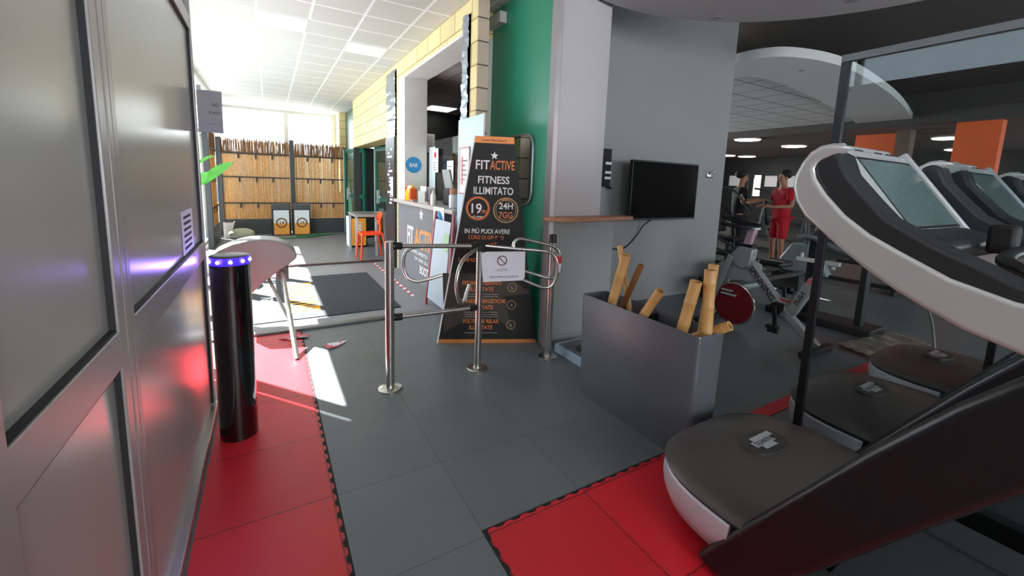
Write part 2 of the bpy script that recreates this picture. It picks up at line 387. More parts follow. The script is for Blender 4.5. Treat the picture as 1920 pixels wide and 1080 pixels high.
# left: outer wall with windows, far window
lw = MB(); xa, xb = -1.12, -1.0
lw.box(xa, xb, -4.1, 4.10, 0, 2.42).box(xa, xb, -4.1, 4.10, 2.97, 3.1).box(xa, xb, 3.6, 4.10, 2.4, 3.1).box(xa, xb, 4.10, 13.1, 3.0, 3.1)
lw.box(xa, xb, 11.0, 13.1, 0, 3.1).box(xa, xb, 4.1, 11, 0, .06)
lw.box(xa, xb, 4.1, 6.2, 2.74, 3.0)
struct('wall_left_outer', lw, WHITE)
wn = MB()
for y in (4.22, 5.35, 6.5, 7.65, 8.8, 9.95): wn.box(-1.09, -1.03, y, y+.10, .06, 3.0)
wn.box(-1.09, -1.03, 4.1, 11, .06, .12).box(-1.09, -1.03, 6.5, 11, 2.1, 2.16)
f = struct('window_1', wn, M_MULL)
struct('window_pane', MB().box(-1.065, -1.06, 4.1, 11, .1, 3.0), G_WIN, parent=f)
wn = MB()
for y in (-4.05, -2.4, -.8, .8, 2.2, 3.55): wn.box(-1.09, -1.03, y, y+.05, 2.42, 2.97)
f = struct('window_2', wn, M_MULL); struct('window_pane', MB().box(-1.065, -1.06, -4.1, 3.6, 2.42, 2.97), G_WIN, parent=f)
fwl = MB().box(-1.1, 1.75, 13.0, 13.1, 0, 1.9).box(-1.1, 1.75, 13.0, 13.1, 3.02, 3.1).box(1.58, 1.75, 12.9, 13.1, 0, 3.1)
struct('wall_far', fwl, WHITE)
wn = MB().box(.42, .52, 12.98, 13.04, 1.9, 3.02).box(-1.1, 1.6, 12.98, 13.04, 1.9, 1.95).box(.58, .6, 12.98, 13.04, 1.9, 3.02)
f = struct('window_3', wn, mat('pale_frame', '#d8d8d4', .5)); struct('window_pane', MB().box(-1.1, 1.6, 13.01, 13.015, 1.9, 3.02), G_WIN, parent=f)
# behind the camera
bw = MB().box(-1.1, -.6, -4.1, -4.0, 0, 3.6).box(1.8, 4.1, -4.1, -4.0, 0, 3.7).box(8.9, 15.2, -4.1, -4.0, 0, 3.7).box(20.2, 22, -4.1, -4.0, 0, 3.7).box(15.2, 20.2, -4.1, -4.0, 0, .9).box(15.2, 20.2, -4.1, -4.0, 2.5, 3.7).box(4.1, 8.9, -4.1, -4.0, 0, .8).box(4.1, 8.9, -4.1, -4.0, 2.75, 3.7).box(-.6, 1.8, -4.1, -4.0, 0, .8).box(-.6, 1.8, -4.1, -4.0, 2.6, 3.6)
struct('wall_rear', bw, mat('rear_wall', '#8c8c8a', .7))
wn = MB().box(-.6, -.54, -4.06, -4.0, .8, 2.6).box(1.74, 1.8, -4.06, -4.0, .8, 2.6).box(.57, .63, -4.06, -4.0, .8, 2.6)
for x in (4.1, 5.27, 6.47, 7.67, 8.84): wn.box(x, x+.06, -4.06, -4.0, .8, 2.75)
f = struct('window_4', wn, M_MULL); struct('window_pane', MB().box(-.6, 1.8, -4.05, -4.045, .8, 2.6).box(4.1, 8.9, -4.05, -4.045, .8, 2.75), G_WIN, parent=f)

# left partition: glossy grey laminate in aluminium profiles
PAN = mat('grey_laminate_gloss', '#a3a29f', .26, .12, .03, 2, aniso=.3, spec=.9)
FRM = mat('partition_profile', '#a09c9b', .36, .35, .04)
GAS = mat('black_gasket', '#17181a', .6)
xw = -.32
pw = MB().box(xw-.06, xw-.018, -3.95, 2.86, .03, 2.42)
wl = struct('wall_left', pw, PAN)
fr = MB()
for a, b in ((-1.90, -1.78), (-.60, -.48), (.66, .79)): fr.box(xw-.03, xw, a, b, .03, 2.42)
fr.box(xw-.03, xw, 1.29, 1.338, .03, 2.42).box(xw-.03, xw+.001, 1.344, 1.378, .03, 2.42).box(xw-.03, xw, 1.384, 1.42, .03, 2.42)
fr.box(xw-.03, xw, 2.84, 2.875, .03, 2.42)
fr.box(xw-.03, xw-.001, -3.95, 2.85, .925, 1.015).box(xw-.03, xw-.001, -3.95, 2.85, 2.13, 2.2).box(xw-.03, xw-.001, -3.95, 2.85, 2.36, 2.42)
struct('partition_frame', fr, FRM, .002, parent=wl)
g = MB()
for y in (.79, 1.284, 1.42, 2.832): g.box(xw-.019, xw-.006, y, y+.007, 1.015, 2.13).box(xw-.019, xw-.006, y, y+.007, .06, .925)
for z in (1.015, 2.124, .918): g.box(xw-.019, xw-.006, -3.9, 2.84, z, z+.007)
g.box(xw-.035, xw-.029+.02, 1.338, 1.384, .03, 2.42)
struct('partition_gasket', g, GAS, parent=wl)
struct('baseboard_left', MB().box(xw-.03, xw+.012, -3.95, 2.88, 0, .05), mat('steel_skirting', '#b5b0ae', .3, .9), .004)

# overhead round soffits with recessed spot holes
def disc_pts(cx, cy, r, n=72): return [(cx+r*math.cos(2*PI*k/n), cy+r*math.sin(2*PI*k/n), 0) for k in range(n)]
d = MB().prism([(x, y, 2.9) for x, y, _ in disc_pts(2.62, .95, 1.87, 96)], (0, 0, .18)); struct('ceiling_round_soffit', d, M_SOFF)
outer = smooth_pts([(5.95, 4.9, 3.1), (5.65, 4.1, 3.1), (5.52, 3.55, 3.1), (5.62, 3.22, 3.1), (5.85, 3.05, 3.1), (6.35, 2.92, 3.1), (7.05, 2.90, 3.1), (8.2, 3.02, 3.1), (10.0, 3.30, 3.1), (12.4, 3.82, 3.1), (15.5, 4.55, 3.1)], 6)
inner = smooth_pts([(6.6, 5.2, 3.1), (6.45, 4.6, 3.1), (6.3, 4.15, 3.1), (6.35, 3.92, 3.1), (6.7, 3.85, 3.1), (7.3, 3.88, 3.1), (8.2, 4.0, 3.1), (9.4, 4.2, 3.1), (11.0, 4.5, 3.1), (13.0, 5.0, 3.1), (15.6, 5.6, 3.1)], 6)
m_ = MB(); k = len(outer); inn = [inner[min(int(i*(len(inner)-1)/(k-1)+.5), len(inner)-1)] for i in range(k)]
vs = []
for a, b in zip(outer, inn): vs += [a, b, a+Vector((0, 0, .12)), b+Vector((0, 0, .25))]
fs = []
for i in range(k-1):
    a = 4*i; b = a+4; fs += [(a, a+1, b+1, b), (a, b, b+2, a+2), (a+1, a+3, b+3, b+1), (a+2, b+2, b+3, a+3)]
m_.add(vs, fs); struct('ceiling_arched_soffit', m_, mat('arch_soffit_paint', '#dcdedd', .7, 0, .03))
def spot(x, y, z, lab):
    t = thing('recessed_spotlight', lab, 'ceiling light', (x, y, z), 'recessed spotlights, all off')
    part('trim_ring', MB().lathe([(.026, -.004), (.034, -.004), (.036, 0), (.036, .006), (.026, .006)], (x, y, z)), M_GREYW, t)
    part('lamp', MB().lathe([(.025, -.003), (.012, -.001), (.004, -.0005)], (x, y, z)), BLKM, t)
for x, y, z, lab in ((3.48, 2.50, 2.9, 'small dark recessed spotlight in the round grey soffit above the television'), (4.02, 1.70, 2.9, 'small dark recessed spotlight at the right edge of the round soffit'),
                     (6.55, 3.30, 3.1, 'small dark recessed spotlight in the far arched soffit, left of the glass post'), (8.4, 3.45, 3.1, 'small dark recessed spotlight in the arched soffit seen through the glass')):
    spot(x, y, z, lab)

# lobby ceiling light panels
LE = mat('light_diffuser', '#f4f6f8', .5, 0, 0, emit='#eef3fb', es=.55)
for (x, y, lab, wx) in ((-.03, 5.32, 'bright square light panel in the white lobby ceiling grid', .47), (.95, 5.82, 'paler light panel in the lobby ceiling, nearer the brick wall', .47)):
    t = thing('ceiling_light', lab, 'ceiling light', (x+wx/2, y+.235, 3.08), 'light panels in the lobby ceiling')
    part('frame', MB().box(x-.01, x+wx+.01, y-.01, y, 3.07, 3.082).box(x-.01, x+wx+.01, y+.47, y+.48, 3.07, 3.082).box(x-.01, x, y, y+.47, 3.07, 3.082).box(x+wx, x+wx+.01, y, y+.47, 3.07, 3.082), WHITE, t)
    part('diffuser', MB().box(x, x+wx, y, y+.47, 3.072, 3.08), LE if wx and y < 5.5 else mat('light_diffuser_dim', '#eceae2', .5, 0, 0, emit='#eef3fb', es=.12), t)
# round lights of the far gym
LR = mat('round_lamp_glow', '#ffffff', .5, 0, 0, emit='#fff6e8', es=14)
for x, y, lab in ((12.75, 7.72, 'round ceiling light, large one nearest the television wall'), (15.5, 7.75, 'round ceiling light above the man in red'), (18.1, 11.85, 'small far round ceiling light, left of a pair'),
                  (19.0, 11.45, 'small far round ceiling light, right of a pair'), (15.5, 3.95, 'round ceiling light between the two orange panels, seen through glass'), (19.3, 4.65, 'small round ceiling light left of the right orange panel')):
    t = thing('round_ceiling_light', lab, 'ceiling light', (x, y, 2.97), 'round lights of the back gym')
    part('lamp_rim', MB().lathe([(.37, 0), (.38, -.03), (.36, -.035), (.35, -.03)], (x, y, 2.97)), WHITE, t)
    part('diffuser', MB().lathe([(.35, -.025), (.34, -.045), (.2, -.05), (.01, -.05)], (x, y, 2.97)), LR, t)
# ------------------------------------------------------------------ treadmills
TOP = mat('hood_cover', '#4b4744', .36, 0, .12, 5, .06, 400)
SIDE = mat('upright_black', '#17181a', .30, 0, .15, 4, .05, 500)
SHELL = mat('arm_shell_silver', '#c4c4c2', .30, .3, .03, 3)
ARMB = mat('arm_inner_black', '#26282a', .42, 0, .1, 5)
SCRN = mat('console_screen', '#5c7070', .16, 0, 0, spec=.9)
BELT = mat('running_belt', '#26282a', .75, 0, .1, 30, .3, 500)
RAIL = mat('side_rail_grey', '#2b2f30', .6, 0, .1, 20, .2, 300)
def plan(xc, hw, yf, yb, ins, n=22):
    P_ = [(xc-hw+ins, yb)]
    for k in range(n+1):
        a = PI-PI*k/n; c, s = math.cos(a), math.sin(a)
        x = (abs(c)**(2/3.4))*(1 if c > 0 else -1); y = abs(s)**(2/2.6)
        P_.append((xc+x*(hw-ins), yf-.42+y*(.42-ins)))
    P_.append((xc+hw-ins, yb)); return P_
def loft(mb, levels, cap0=True, cap1=True):
    n = len(levels[0]); b = len(mb.v)
    for l in levels: mb.v += [Vector(p) for p in l]
    for i in range(len(levels)-1):
        for k in range(n):
            a = b+i*n; mb.f.append((a+k, a+(k+1) % n, a+n+(k+1) % n, a+n+k))
    if cap0: mb.f.append(tuple(b+k for k in reversed(range(n))))
    if cap1: mb.f.append(tuple(b+(len(levels)-1)*n+k for k in range(n)))
    return mb
def make_treadmill(label):
    xc, hw, yf, yb = 1.775, .437, 1.165, .50
    t = thing('treadmill', label, 'treadmill', (xc, 0, 0), 'treadmills in a row on the right')
    L_ = lambda z, ins, dz=0: [(x, y, z+dz*max(0, (y-yb))) for x, y in plan(xc, hw, yf, yb, ins)]
    K_ = lambda z, ins: [(x, y, z) for x, y in plan(xc, hw, yf, .73, ins)]
    part('hood_skirt', loft(MB(), [K_(.065, .06), K_(.09, .028), K_(.14, .008), K_(.19, 0), K_(.232, .004), K_(.238, .010)]), mat('skirt_silver', '#c9c7cf', .35, .2, .03), t)
    part('hood_groove', loft(MB(), [L_(.236, .014), L_(.252, .014)]), BLKM, t)
    def dome(z, ins, k):   # top surface, saddle shaped: sides dip before the raised middle
        return [(x, y, z+k*(1-abs(x-xc)/hw)**1.0*.035) for x, y in plan(xc, hw, yf, yb, ins)]
    part('hood_cover', loft(MB(), [L_(.248, .008), L_(.262, .0), L_(.275, .010), dome(.286, .035, .3), dome(.294, .08, .6), dome(.300, .13, .8), dome(.306, .19, 1), dome(.312, .26, 1), dome(.314, .34, 1)]), TOP, t)
    # badge with lettering
    bz = .3495; f = pln((1.775, .86, bz), (1, 0, 0), (0, 1, 0))
    el = MB(); n = 28; el.prism([f(.115*math.cos(2*PI*k/n), .068*abs(math.sin(2*PI*k/n))**.8*(1 if math.sin(2*PI*k/n) > 0 else -1), -.012) for k in range(n)], (0, 0, .014))
    b = part('badge', el, mat('badge_dark', '#3b3836', .4), t)
    st = MB(); quad2(st, f, -.075, .06, -.016, .016, .004); quad2(st, f, -.05, .085, .012, .038, .0038); quad2(st, f, -.045, .035, -.038, -.012, .0038)
    s_ = part('emblem', st, SILVER, t, label='pale stepped emblem with dark lettering')
    part('lettering', text_mb([('TECHNOGYM', .0, -.011, .03, .13, .01)], f(-.0, 0, .0045), (1, 0, 0), (0, 1, 0)), INK, s_)
    # uprights: from the base rearward and up to the arms
    def yz(pts, x0, x1): return MB().prism([(x0, y, z) for y, z in pts], (x1-x0, 0, 0))
    upY = [(.845, .03), (.80, .10), (.58, .445), (.40, .725), (.26, .925), (.17, 1.035), (.02, 1.16), (-.10, 1.19), (-.16, 1.15), (-.15, 1.10), (-.06, 1.03), (.04, .92), (.14, .78), (.24, .635), (.48, .275), (.62, .10), (.66, .015)]
    silv = [(.535, 1.525), (.57, 1.537), (.60, 1.532), (.625, 1.515), (.643, 1.487), (.658, 1.45), (.660, 1.415), (.648, 1.375), (.62, 1.333), (.58, 1.30), (.52, 1.25), (.45, 1.20), (.39, 1.163), (.33, 1.133), (.27, 1.105), (.18, 1.08), (.08, 1.065), (-.03, 1.065), (-.10, 1.10), (-.07, 1.175), (.05, 1.178), (.20, 1.19), (.30, 1.218), (.40, 1.268), (.46, 1.30), (.52, 1.345), (.57, 1.398), (.60, 1.44), (.608, 1.468), (.60, 1.488), (.575, 1.50)]
    inner = [(.60, 1.508), (.575, 1.52), (.55, 1.505), (.53, 1.455), (.47, 1.385), (.43, 1.342), (.34, 1.29), (.25, 1.25), (.20, 1.225), (.05, 1.205), (-.08, 1.19), (-.10, 1.16), (.05, 1.165), (.20, 1.178), (.30, 1.206), (.40, 1.256), (.46, 1.289), (.52, 1.333), (.572, 1.39), (.605, 1.44), (.615, 1.475)]
    for x0, x1, sgn in ((1.334, 1.412, 1), (2.222, 2.158, -1)):
        part('upright', yz(upY, x0, x0+sgn*.07), SIDE, t, bev=.022, seg=4)
        part('arm_shell', yz(silv, x0+sgn*.002, x0+sgn*.060), SHELL, t, bev=.012, seg=4)
        part('arm_inner', yz(inner, x0+sgn*.008, x0+sgn*.105), ARMB, t, bev=.012, seg=3)
    # console between the arms: tilted screen in a silver frame
    o_ = Vector((1.775, .61, 1.512)); dn = Vector((0, -.15, -.20)).normalized(); nrm = Vector((0, -.20, .15)).normalized(); f = pln(o_, (1, 0, 0), -dn)
    L = .262
    part('console_body', MB().prism([f(-.232, .035, -.03), f(.232, .035, -.03), f(.232, .035, .004), f(-.232, .035, .004)], dn*(L+.06)).obox(f(0, .02, -.05), (1, 0, 0), dn, nrm, .4, .1, .08), SILVER, t, bev=.01)
    part('screen_bezel', MB().prism([f(-.218, .0, -.01), f(.218, .0, -.01), f(.218, .0, .009), f(-.218, .0, .009)], dn*(L+.005)), BLK, t, bev=.004)
    part('screen', MB().prism([f(-.204, -.012, .0), f(.204, -.012, .0), f(.204, -.012, .0105), f(-.204, -.012, .0105)], dn*(L-.02)), SCRN, t)
    # head strip with vents above the screen
    hs = MB().prism([(1.555, .605, 1.522), (1.555, .66, 1.538), (1.555, .71, 1.528), (1.555, .73, 1.495), (1.555, .70, 1.455), (1.555, .63, 1.45), (1.555, .60, 1.49)], (.44, 0, 0))
    for s in (-1, 1): part('console_rim', MB().prism([f(s*.236, .045, -.03), f(s*.272, .045, -.03), f(s*.272, .045, .012), f(s*.236, .045, .018)], dn*(L+.075)), SILVER, t, bev=.008, seg=3)
    part('console_support', MB().prism([(1.40, .60, 1.47), (1.40, .43, 1.255), (1.40, .38, 1.215), (1.40, .50, 1.235), (1.40, .63, 1.41)], (.75, 0, 0)), ARMB, t, bev=.01)
    part('console_head', hs, SILVER, t, bev=.012, seg=3)
    for x in (1.61, 1.70, 1.85, 1.94):
        part('speaker_grille', MB().obox((x, .672, 1.5415), (1, 0, 0), (0, 1, -.02), (0, .02, 1), .065, .055, .010), BLKM, t, bev=.004)
    part('tray', MB().obox((1.775, .40, 1.270), (1, 0, 0), (0, 1, .25), (0, -.25, 1), .44, .11, .05), ARMB, t, bev=.02, seg=3)
    part('grab_bar', MB().tube(smooth_pts([(1.44, .12, 1.20), (1.50, .24, 1.245), (1.62, .27, 1.255), (1.785, .275, 1.257), (1.95, .27, 1.255), (2.07, .24, 1.245), (2.13, .12, 1.20)], 5), .017), BLK, t)
    part('stop_button', MB().box(1.735, 1.80, .28, .335, 1.25, 1.33), BLKM, t, bev=.01)
    # deck
    part('deck_frame', MB().box(1.37, 2.20, -1.05, .62, .05, .165), BLK, t, bev=.01)
    part('side_rail', MB().box(1.362, 1.525, -1.05, .56, .150, .188), RAIL, t, bev=.008)
    part('side_rail', MB().box(2.045, 2.208, -1.05, .56, .150, .188), RAIL, t, bev=.008)
    part('belt', MB().box(1.53, 2.04, -1.03, .5, .150, .176), BELT, t, bev=.004)
    part('foot', MB().cyl((1.43, .80, 0), (1.43, .80, .08), .03), BLKM, t); part('foot', MB().cyl((2.14, .80, 0), (2.14, .80, .08), .03), BLKM, t)
    part('foot', MB().cyl((1.43, -.9, 0), (1.43, -.9, .07), .03), BLKM, t); part('foot', MB().cyl((2.14, -.9, 0), (2.14, -.9, .07), .03), BLKM, t)
    return t
t1 = make_treadmill('nearest treadmill, big silver arm and console above a dark hood, on the red mat')
for k, lab in ((1, 'second treadmill in the row, behind the glass screen, middle console of three'), (2, 'third treadmill in the row, farthest hood, console cut off by the photo edge')):
    c = copy_tree(t1); c.location.x += 1.045*k; c['label'] = lab
# glass screens between the treadmills
POST = mat('screen_post', '#1b1c1e', .4, .3)
def screen(x, y0, y1, ztop, lab):
    t = thing('glass_screen', lab, 'glass screen', (x, y0, 0), 'glass screens between the treadmills')
    part('post', MB().box(x-.012, x+.012, y0-.017, y0+.017, .0, ztop), POST, t, bev=.002)
    part('rear_post', MB().box(x-.012, x+.012, y1-.017, y1+.017, .0, ztop), POST, t, bev=.002)
    part('top_rail', MB().box(x-.014, x+.014, y1, y0+.017, ztop, ztop+.032), mat('screen_rail', '#5d5e60', .4, .5), t, bev=.002)
    part('glass_pane', MB().box(x-.003, x+.003, y1+.017, y0-.017, .03, ztop), G_SCREEN, t)
screen(2.268, .955, -2.6, 1.985, 'clear glass screen with a thin black post right of the nearest treadmill')
solo('black_post', MB().box(3.305, 3.33, .53, .56, 0, 1.0), POST, 'thin black upright seen through the glass between second and third treadmill', 'post', bev=.002)

# ------------------------------------------------------------------ bollard with led ring
bx_, by_ = -.186, 2.53
t = thing('card_reader_bollard', 'glossy black round bollard with a violet light ring beside the metal partition', 'bollard', (bx_, by_, 0))
part('body', MB().lathe([(.088, 0), (.088, .94)], (bx_, by_, 0), 48), mat('black_gloss', '#050506', .10, 0, 0, spec=.6, coat=.5), t)
part('light_band', MB().lathe([(.0885, .94), (.0890, .95), (.0890, .972), (.0885, .98)], (bx_, by_, 0), 48), mat('violet_band', '#1a1466', .3, 0, 0, emit='#3a22e0', es=1.6), t)
part('cap', MB().lathe([(.088, .98), (.080, .985), (.01, .985)], (bx_, by_, 0), 48), BLK, t)
for k in range(10):
    a = -1.75+k*2*PI/10+.28
    part('light_emitting_diode', MB().sphere((bx_+.0885*math.cos(a), by_+.0885*math.sin(a), .960), .0085, seg=10, rings=6), mat('led_white', '#ffffff', .4, 0, 0, emit='#cbbcff', es=40), t)
for a in (PI*.95, PI*1.35, PI*1.75):
    l = bpy.data.lights.new('led_glow', 'POINT'); o = bpy.data.objects.new('led_glow', l); COL.objects.link(o)
    l.energy = .45; l.color = (.25, .12, 1); l.shadow_soft_size = .02; o.location = (bx_+.105*math.cos(a), by_+.105*math.sin(a), .962); o.parent = t
    o.location = Vector(o.location)-Vector((bx_, by_, 0))

# ------------------------------------------------------------------ unidentified half-round grey object, modelled as a stand on legs
t = thing('entrance_stand', 'half-round grey stand on slanting chrome legs, behind the black bollard', 'stand', (0, 4.3, 0))
K = 4.2/2.95
face = [(x*K, 1.4+(z-1.4)*K) for x, z in [(-.30, .92), (-.27, .945), (-.2, .978), (-.12, .997), (-.04, 1.0), (.03, .99), (.09, .962), (.135, .915), (.142, .885), (.13, .865), (.08, .825), (.03, .79), (-.05, .73), (-.11, .67), (-.18, .64), (-.26, .72)]]
part('shell', MB().prism([(x, 4.2, z) for x, z in face], (0, .30, 0)), mat('housing_grey', '#8a8988', .45, .1, .05), t, bev=.014, seg=3)
part('leg_bracket', MB().box(.03, .13, 4.22, 4.34, .46, .57), mat('housing_side', '#5e5d5e', .5), t, bev=.006)
part('leg', MB().cyl((.075, 4.24, .54), (.14, 3.42, .0), .020), CHROME, t)
part('leg', MB().cyl((-.05, 4.34, .5), (.16, 4.02, .0), .014), CHROME, t)
part('leg', MB().cyl((-.25, 4.40, .5), (-.30, 4.30, .012), .018), CHROME, t)

# ------------------------------------------------------------------ rotating gate
t = thing('rotating_gate', 'stainless steel gate of two floor posts, two cross rails and curved rotating arms', 'gate', (1.31, 2.69, 0))
def post(x, y, h, r=.028):
    p = part('post', MB().lathe([(r, 0), (r, h-.004), (r-.004, h), (.002, h)], (x, y, 0), 32), CHROME, t)
    part('floor_flange', MB().lathe([(.078, 0), (.078, .008), (.072, .012), (.032, .014), (.030, .022)], (x, y, 0), 36), CHROME, p); return p
post(.655, 2.67, 1.0, .029); post(1.31, 2.69, .955, .026)
for za, zb in ((.968, .938), (.492, .478)):
    part('cross_rail', MB().cyl((.67, 2.67, za), (1.29, 2.69, zb), .0155), CHROME, t)
    part('rail_clamp', MB().cyl((.684, 2.67, za), (.735, 2.672, za-.002), .024), BLKM, t, bev=.003)
    part('rail_clamp', MB().cyl((1.235, 2.688, zb), (1.295, 2.69, zb), .022), BLKM, t, bev=.003)
part('rotor_head', MB().lathe([(.034, .90), (.042, .905), (.042, .935), (.030, .96), (.01, .965)], (1.31, 2.69, 0), 24).cyl((1.30, 2.69, .955), (1.46, 2.66, .985), .014).cyl((1.44, 2.655, .93), (1.44, 2.655, 1.01), .012), BLKM, t)
for pts in ([(1.29, 2.695, .93), (.98, 2.79, .935), (.88, 2.82, .93), (.82, 2.838, .905), (.795, 2.845, .85), (.798, 2.845, .77), (.825, 2.835, .71), (.88, 2.815, .685), (.96, 2.79, .70), (1.05, 2.77, .725)],
            [(1.28, 2.665, .925), (1.2, 2.61, .905), (1.12, 2.55, .875), (1.07, 2.512, .815), (1.05, 2.50, .72), (1.065, 2.512, .63), (1.10, 2.535, .575), (1.135, 2.56, .58), (1.16, 2.58, .63), (1.19, 2.60, .68)],
            [(1.335, 2.68, .94), (1.6, 2.605, .912), (1.78, 2.55, .895), (1.85, 2.53, .865), (1.878, 2.52, .80), (1.88, 2.52, .70), (1.85, 2.53, .635), (1.80, 2.545, .612), (1.72, 2.568, .635), (1.58, 2.61, .70)],
            [(1.55, 2.622, .915), (1.555, 2.628, .955), (1.585, 2.628, .982), (1.64, 2.62, .98), (1.82, 2.588, .94), (1.90, 2.572, .91), (1.93, 2.567, .86), (1.932, 2.567, .76), (1.925, 2.567, .70), (1.86, 2.58, .675), (1.72, 2.605, .715), (1.60, 2.63, .755)]):
    part('rotating_arm', MB().tube(smooth_pts(pts, 5), .0125, 12), CHROME, t)
px3, py3 = 1.915, 2.635
t = thing('steel_post', 'stainless steel floor post standing against the grey column', 'post', (px3, py3, 0))
p = part('post', MB().lathe([(.027, 0), (.027, 1.0), (.023, 1.004), (.002, 1.004)], (px3, py3, 0), 32), CHROME, t)
part('post_cap', MB().lathe([(.0285, .94), (.0285, 1.005), (.002, 1.01)], (px3, py3, 0), 28), DARKSTEEL, t)
part('floor_flange', MB().lathe([(.075, 0), (.075, .008), (.070, .012), (.031, .014), (.029, .022)], (px3, py3, 0), 36), CHROME, t)
t = thing('hazard_tape', 'scrap of red and white tape wrapped round the curved gate arm', 'tape', (1.93, 2.56, .74))
part('red_tape', MB().tube([(1.932, 2.567, .79), (1.934, 2.566, .845)], .019, 10), REDPL, t)
part('white_tape', MB().tube([(1.928, 2.566, .72), (1.932, 2.567, .79)], [.016, .021], 10), PAPER, t)
# paper notice on the gate
A_, B_, C_, D_ = Vector((1.285, 2.625, .905)), Vector((1.60, 2.535, .905)), Vector((1.602, 2.5344, .69)), Vector((1.305, 2.6193, .685))
ux = (B_-A_).normalized(); f = pln(D_, ux, (0, 0, 1))
t = thing('paper_notice', 'white paper notice with a no-entry symbol hanging from the steel gate', 'notice', D_)
n_ = ux.cross(Vector((0, 0, 1)))*-.002
vs = []
part('sheet', MB().prism([D_, C_-ux*.02, C_+Vector((0, 0, .02)), B_, A_+ux*.04, A_-Vector((0, 0, .012))], -n_*-1), mat('notice_paper', '#dcdae2', .6, 0, .05, 8), t)
ic = MB(); ring2(ic, f, .135, .155, .030, .037, .003); 
a_ = math.radians(-45); c2, s2 = math.cos(a_), math.sin(a_)
ic.add([f(.135+c2*u-s2*v, .155+s2*u+c2*v, .003) for u, v in ((-.032, -.003), (.032, -.003), (.032, .003), (-.032, .003))], [(0, 1, 2, 3)])
part('prohibition_symbol', ic, mat('symbol_red_brown', '#6a2a34', .6, 0, 0), t)
part('lettering', text_mb([('USCITA', .135, .078, .024, .085, .0)], D_+n_*0-ux.cross(Vector((0, 0, 1)))*-.002, ux, (0, 0, 1)), GREYINK, t)
part('lettering', text_mb([('SOLO VARCO DI ENTRATA', .155, .030, .018, .215, .0)], D_-ux.cross(Vector((0, 0, 1)))*-.002, ux, (0, 0, 1)), INK, t)

# ------------------------------------------------------------------ advertising totem
b = Vector((1.21, 3.29, 0)); c = Vector((2.0, 2.93, 0)); ux = (c-b).normalized(); uz = Vector((0, 0, 1)); f = pln(b, ux, uz)
t = thing('advertising_totem', 'tall black tapering cardboard totem with orange and white gym offers behind the gate', 'advertising display', b)
bk = lambda s, z, d: f(s, z, -d)
mb = MB().add([bk(0, 0, 0), bk(.865, 0, 0), bk(.608, 1.765, 0), bk(.288, 1.765, 0), bk(0.03, 0, .22), bk(.72, 0, .22), bk(.60, 1.765, .03), bk(.296, 1.765, .03)],
              [(0, 1, 2, 3), (4, 7, 6, 5), (0, 4, 5, 1), (1, 5, 6, 2), (2, 6, 7, 3), (3, 7, 4, 0)])
part('totem_body', mb, mat('totem_black', '#100d0c', .6, 0, .1), t)
lerp = lambda z: (.288*z/1.765, .865-(.865-.608)*z/1.765)
def band(z0, z1, d=.001):
    a0, a1 = lerp(z0); b0, b1 = lerp(z1); return MB().add([f(a0, z0, d), f(a1, z0, d), f(b1, z1, d), f(b0, z1, d)], [(0, 1, 2, 3)])
part('top_band', band(1.712, 1.766), ORANGE, t); part('bottom_band', band(0, .034), mat('bottom_orange', '#c07a3c', .5), t)
part('white_edge', MB().add([f(-.004, 0, .0012), f(.008, 0, .0012), f(.294, 1.765, .0012), f(.284, 1.765, .0012)], [(0, 1, 2, 3)]), PRINTW, t)
OT = mat('orange_text', '#e8803a', .5, 0, 0); GP = mat('gold_print', '#c9a36a', .5, 0, 0); GT = mat('small_print', '#9a9088', .5, 0, 0)
part('white_star', star2(MB(), f, .452, 1.612, .034), PRINTW, t)
for it in (('FIT', .358, 1.50, .105, .115, .012), ('FITNESS', .452, 1.385, .085, .26, .014), ('ILLIMITATO', .452, 1.295, .085, .33, .012), ('19', .315, 1.135, .115, .085, .012), ('al mese', .325, 1.098, .028, .085, .01), ('24H', .56, 1.175, .075, .115, .01), ('IN PIÙ PUOI AVERE', .41, .965, .055, .38, .010)):
    part('white_lettering', text_mb([it], b, ux, uz), PRINTW, t)
ol = [('ACTIVE', .520, 1.50, .105, .205, .012), (',90', .375, 1.135, .04, .045, .01), ('CORSI DI GRUPPO', .40, .915, .048, .30, .008), ('ILLIMITATI', .40, .86, .046, .20, .008), ('APERTI', .56, 1.245, .028, .08, .01), ('7GG', .56, 1.10, .072, .115, .01), ('LAMPADE', .26, .72, .05, .17, .008)]
for (l1, l2, yy) in (('PEDANE VIBRANTI', 'ILLIMITATE', .52), ('BEVANDE ENERGETICHE', 'ILLIMITATE', .36), ('POLTRONE RELAX', 'ILLIMITATE', .18)): ol += [(l1, .375, yy, .05, .022*len(l1), .008), (l2, .375, yy-.055, .05, .20, .008)]
for it in ol: part('orange_lettering', text_mb([it], b, ux, uz), OT, t)
part('orange_ring', ring2(MB(), f, .325, 1.175, .083, .094), OT, t); part('orange_ring', ring2(MB(), f, .325, 1.175, .098, .101), OT, t)
part('gold_ring', ring2(MB(), f, .56, 1.165, .098, .106), GP, t); part('gold_ring', ring2(MB(), f, .56, 1.165, .082, .086), GP, t)
for yy in (.50, .345, .165): part('gold_ring', ring2(MB(), f, .635, yy, .036, .040), GP, t)
for yy in (.435, .415, .275, .255, .235, .09): part('small_print_line', quad2(MB(), f, .23, .52, yy, yy+.005, .0013), GT, t)
for ch, yy in (('5', .482), ('4', .327), ('6', .147)): part('grey_numeral', text_mb([(ch, .635, yy, .045, .02, 0)], b, ux, uz), GT, t)
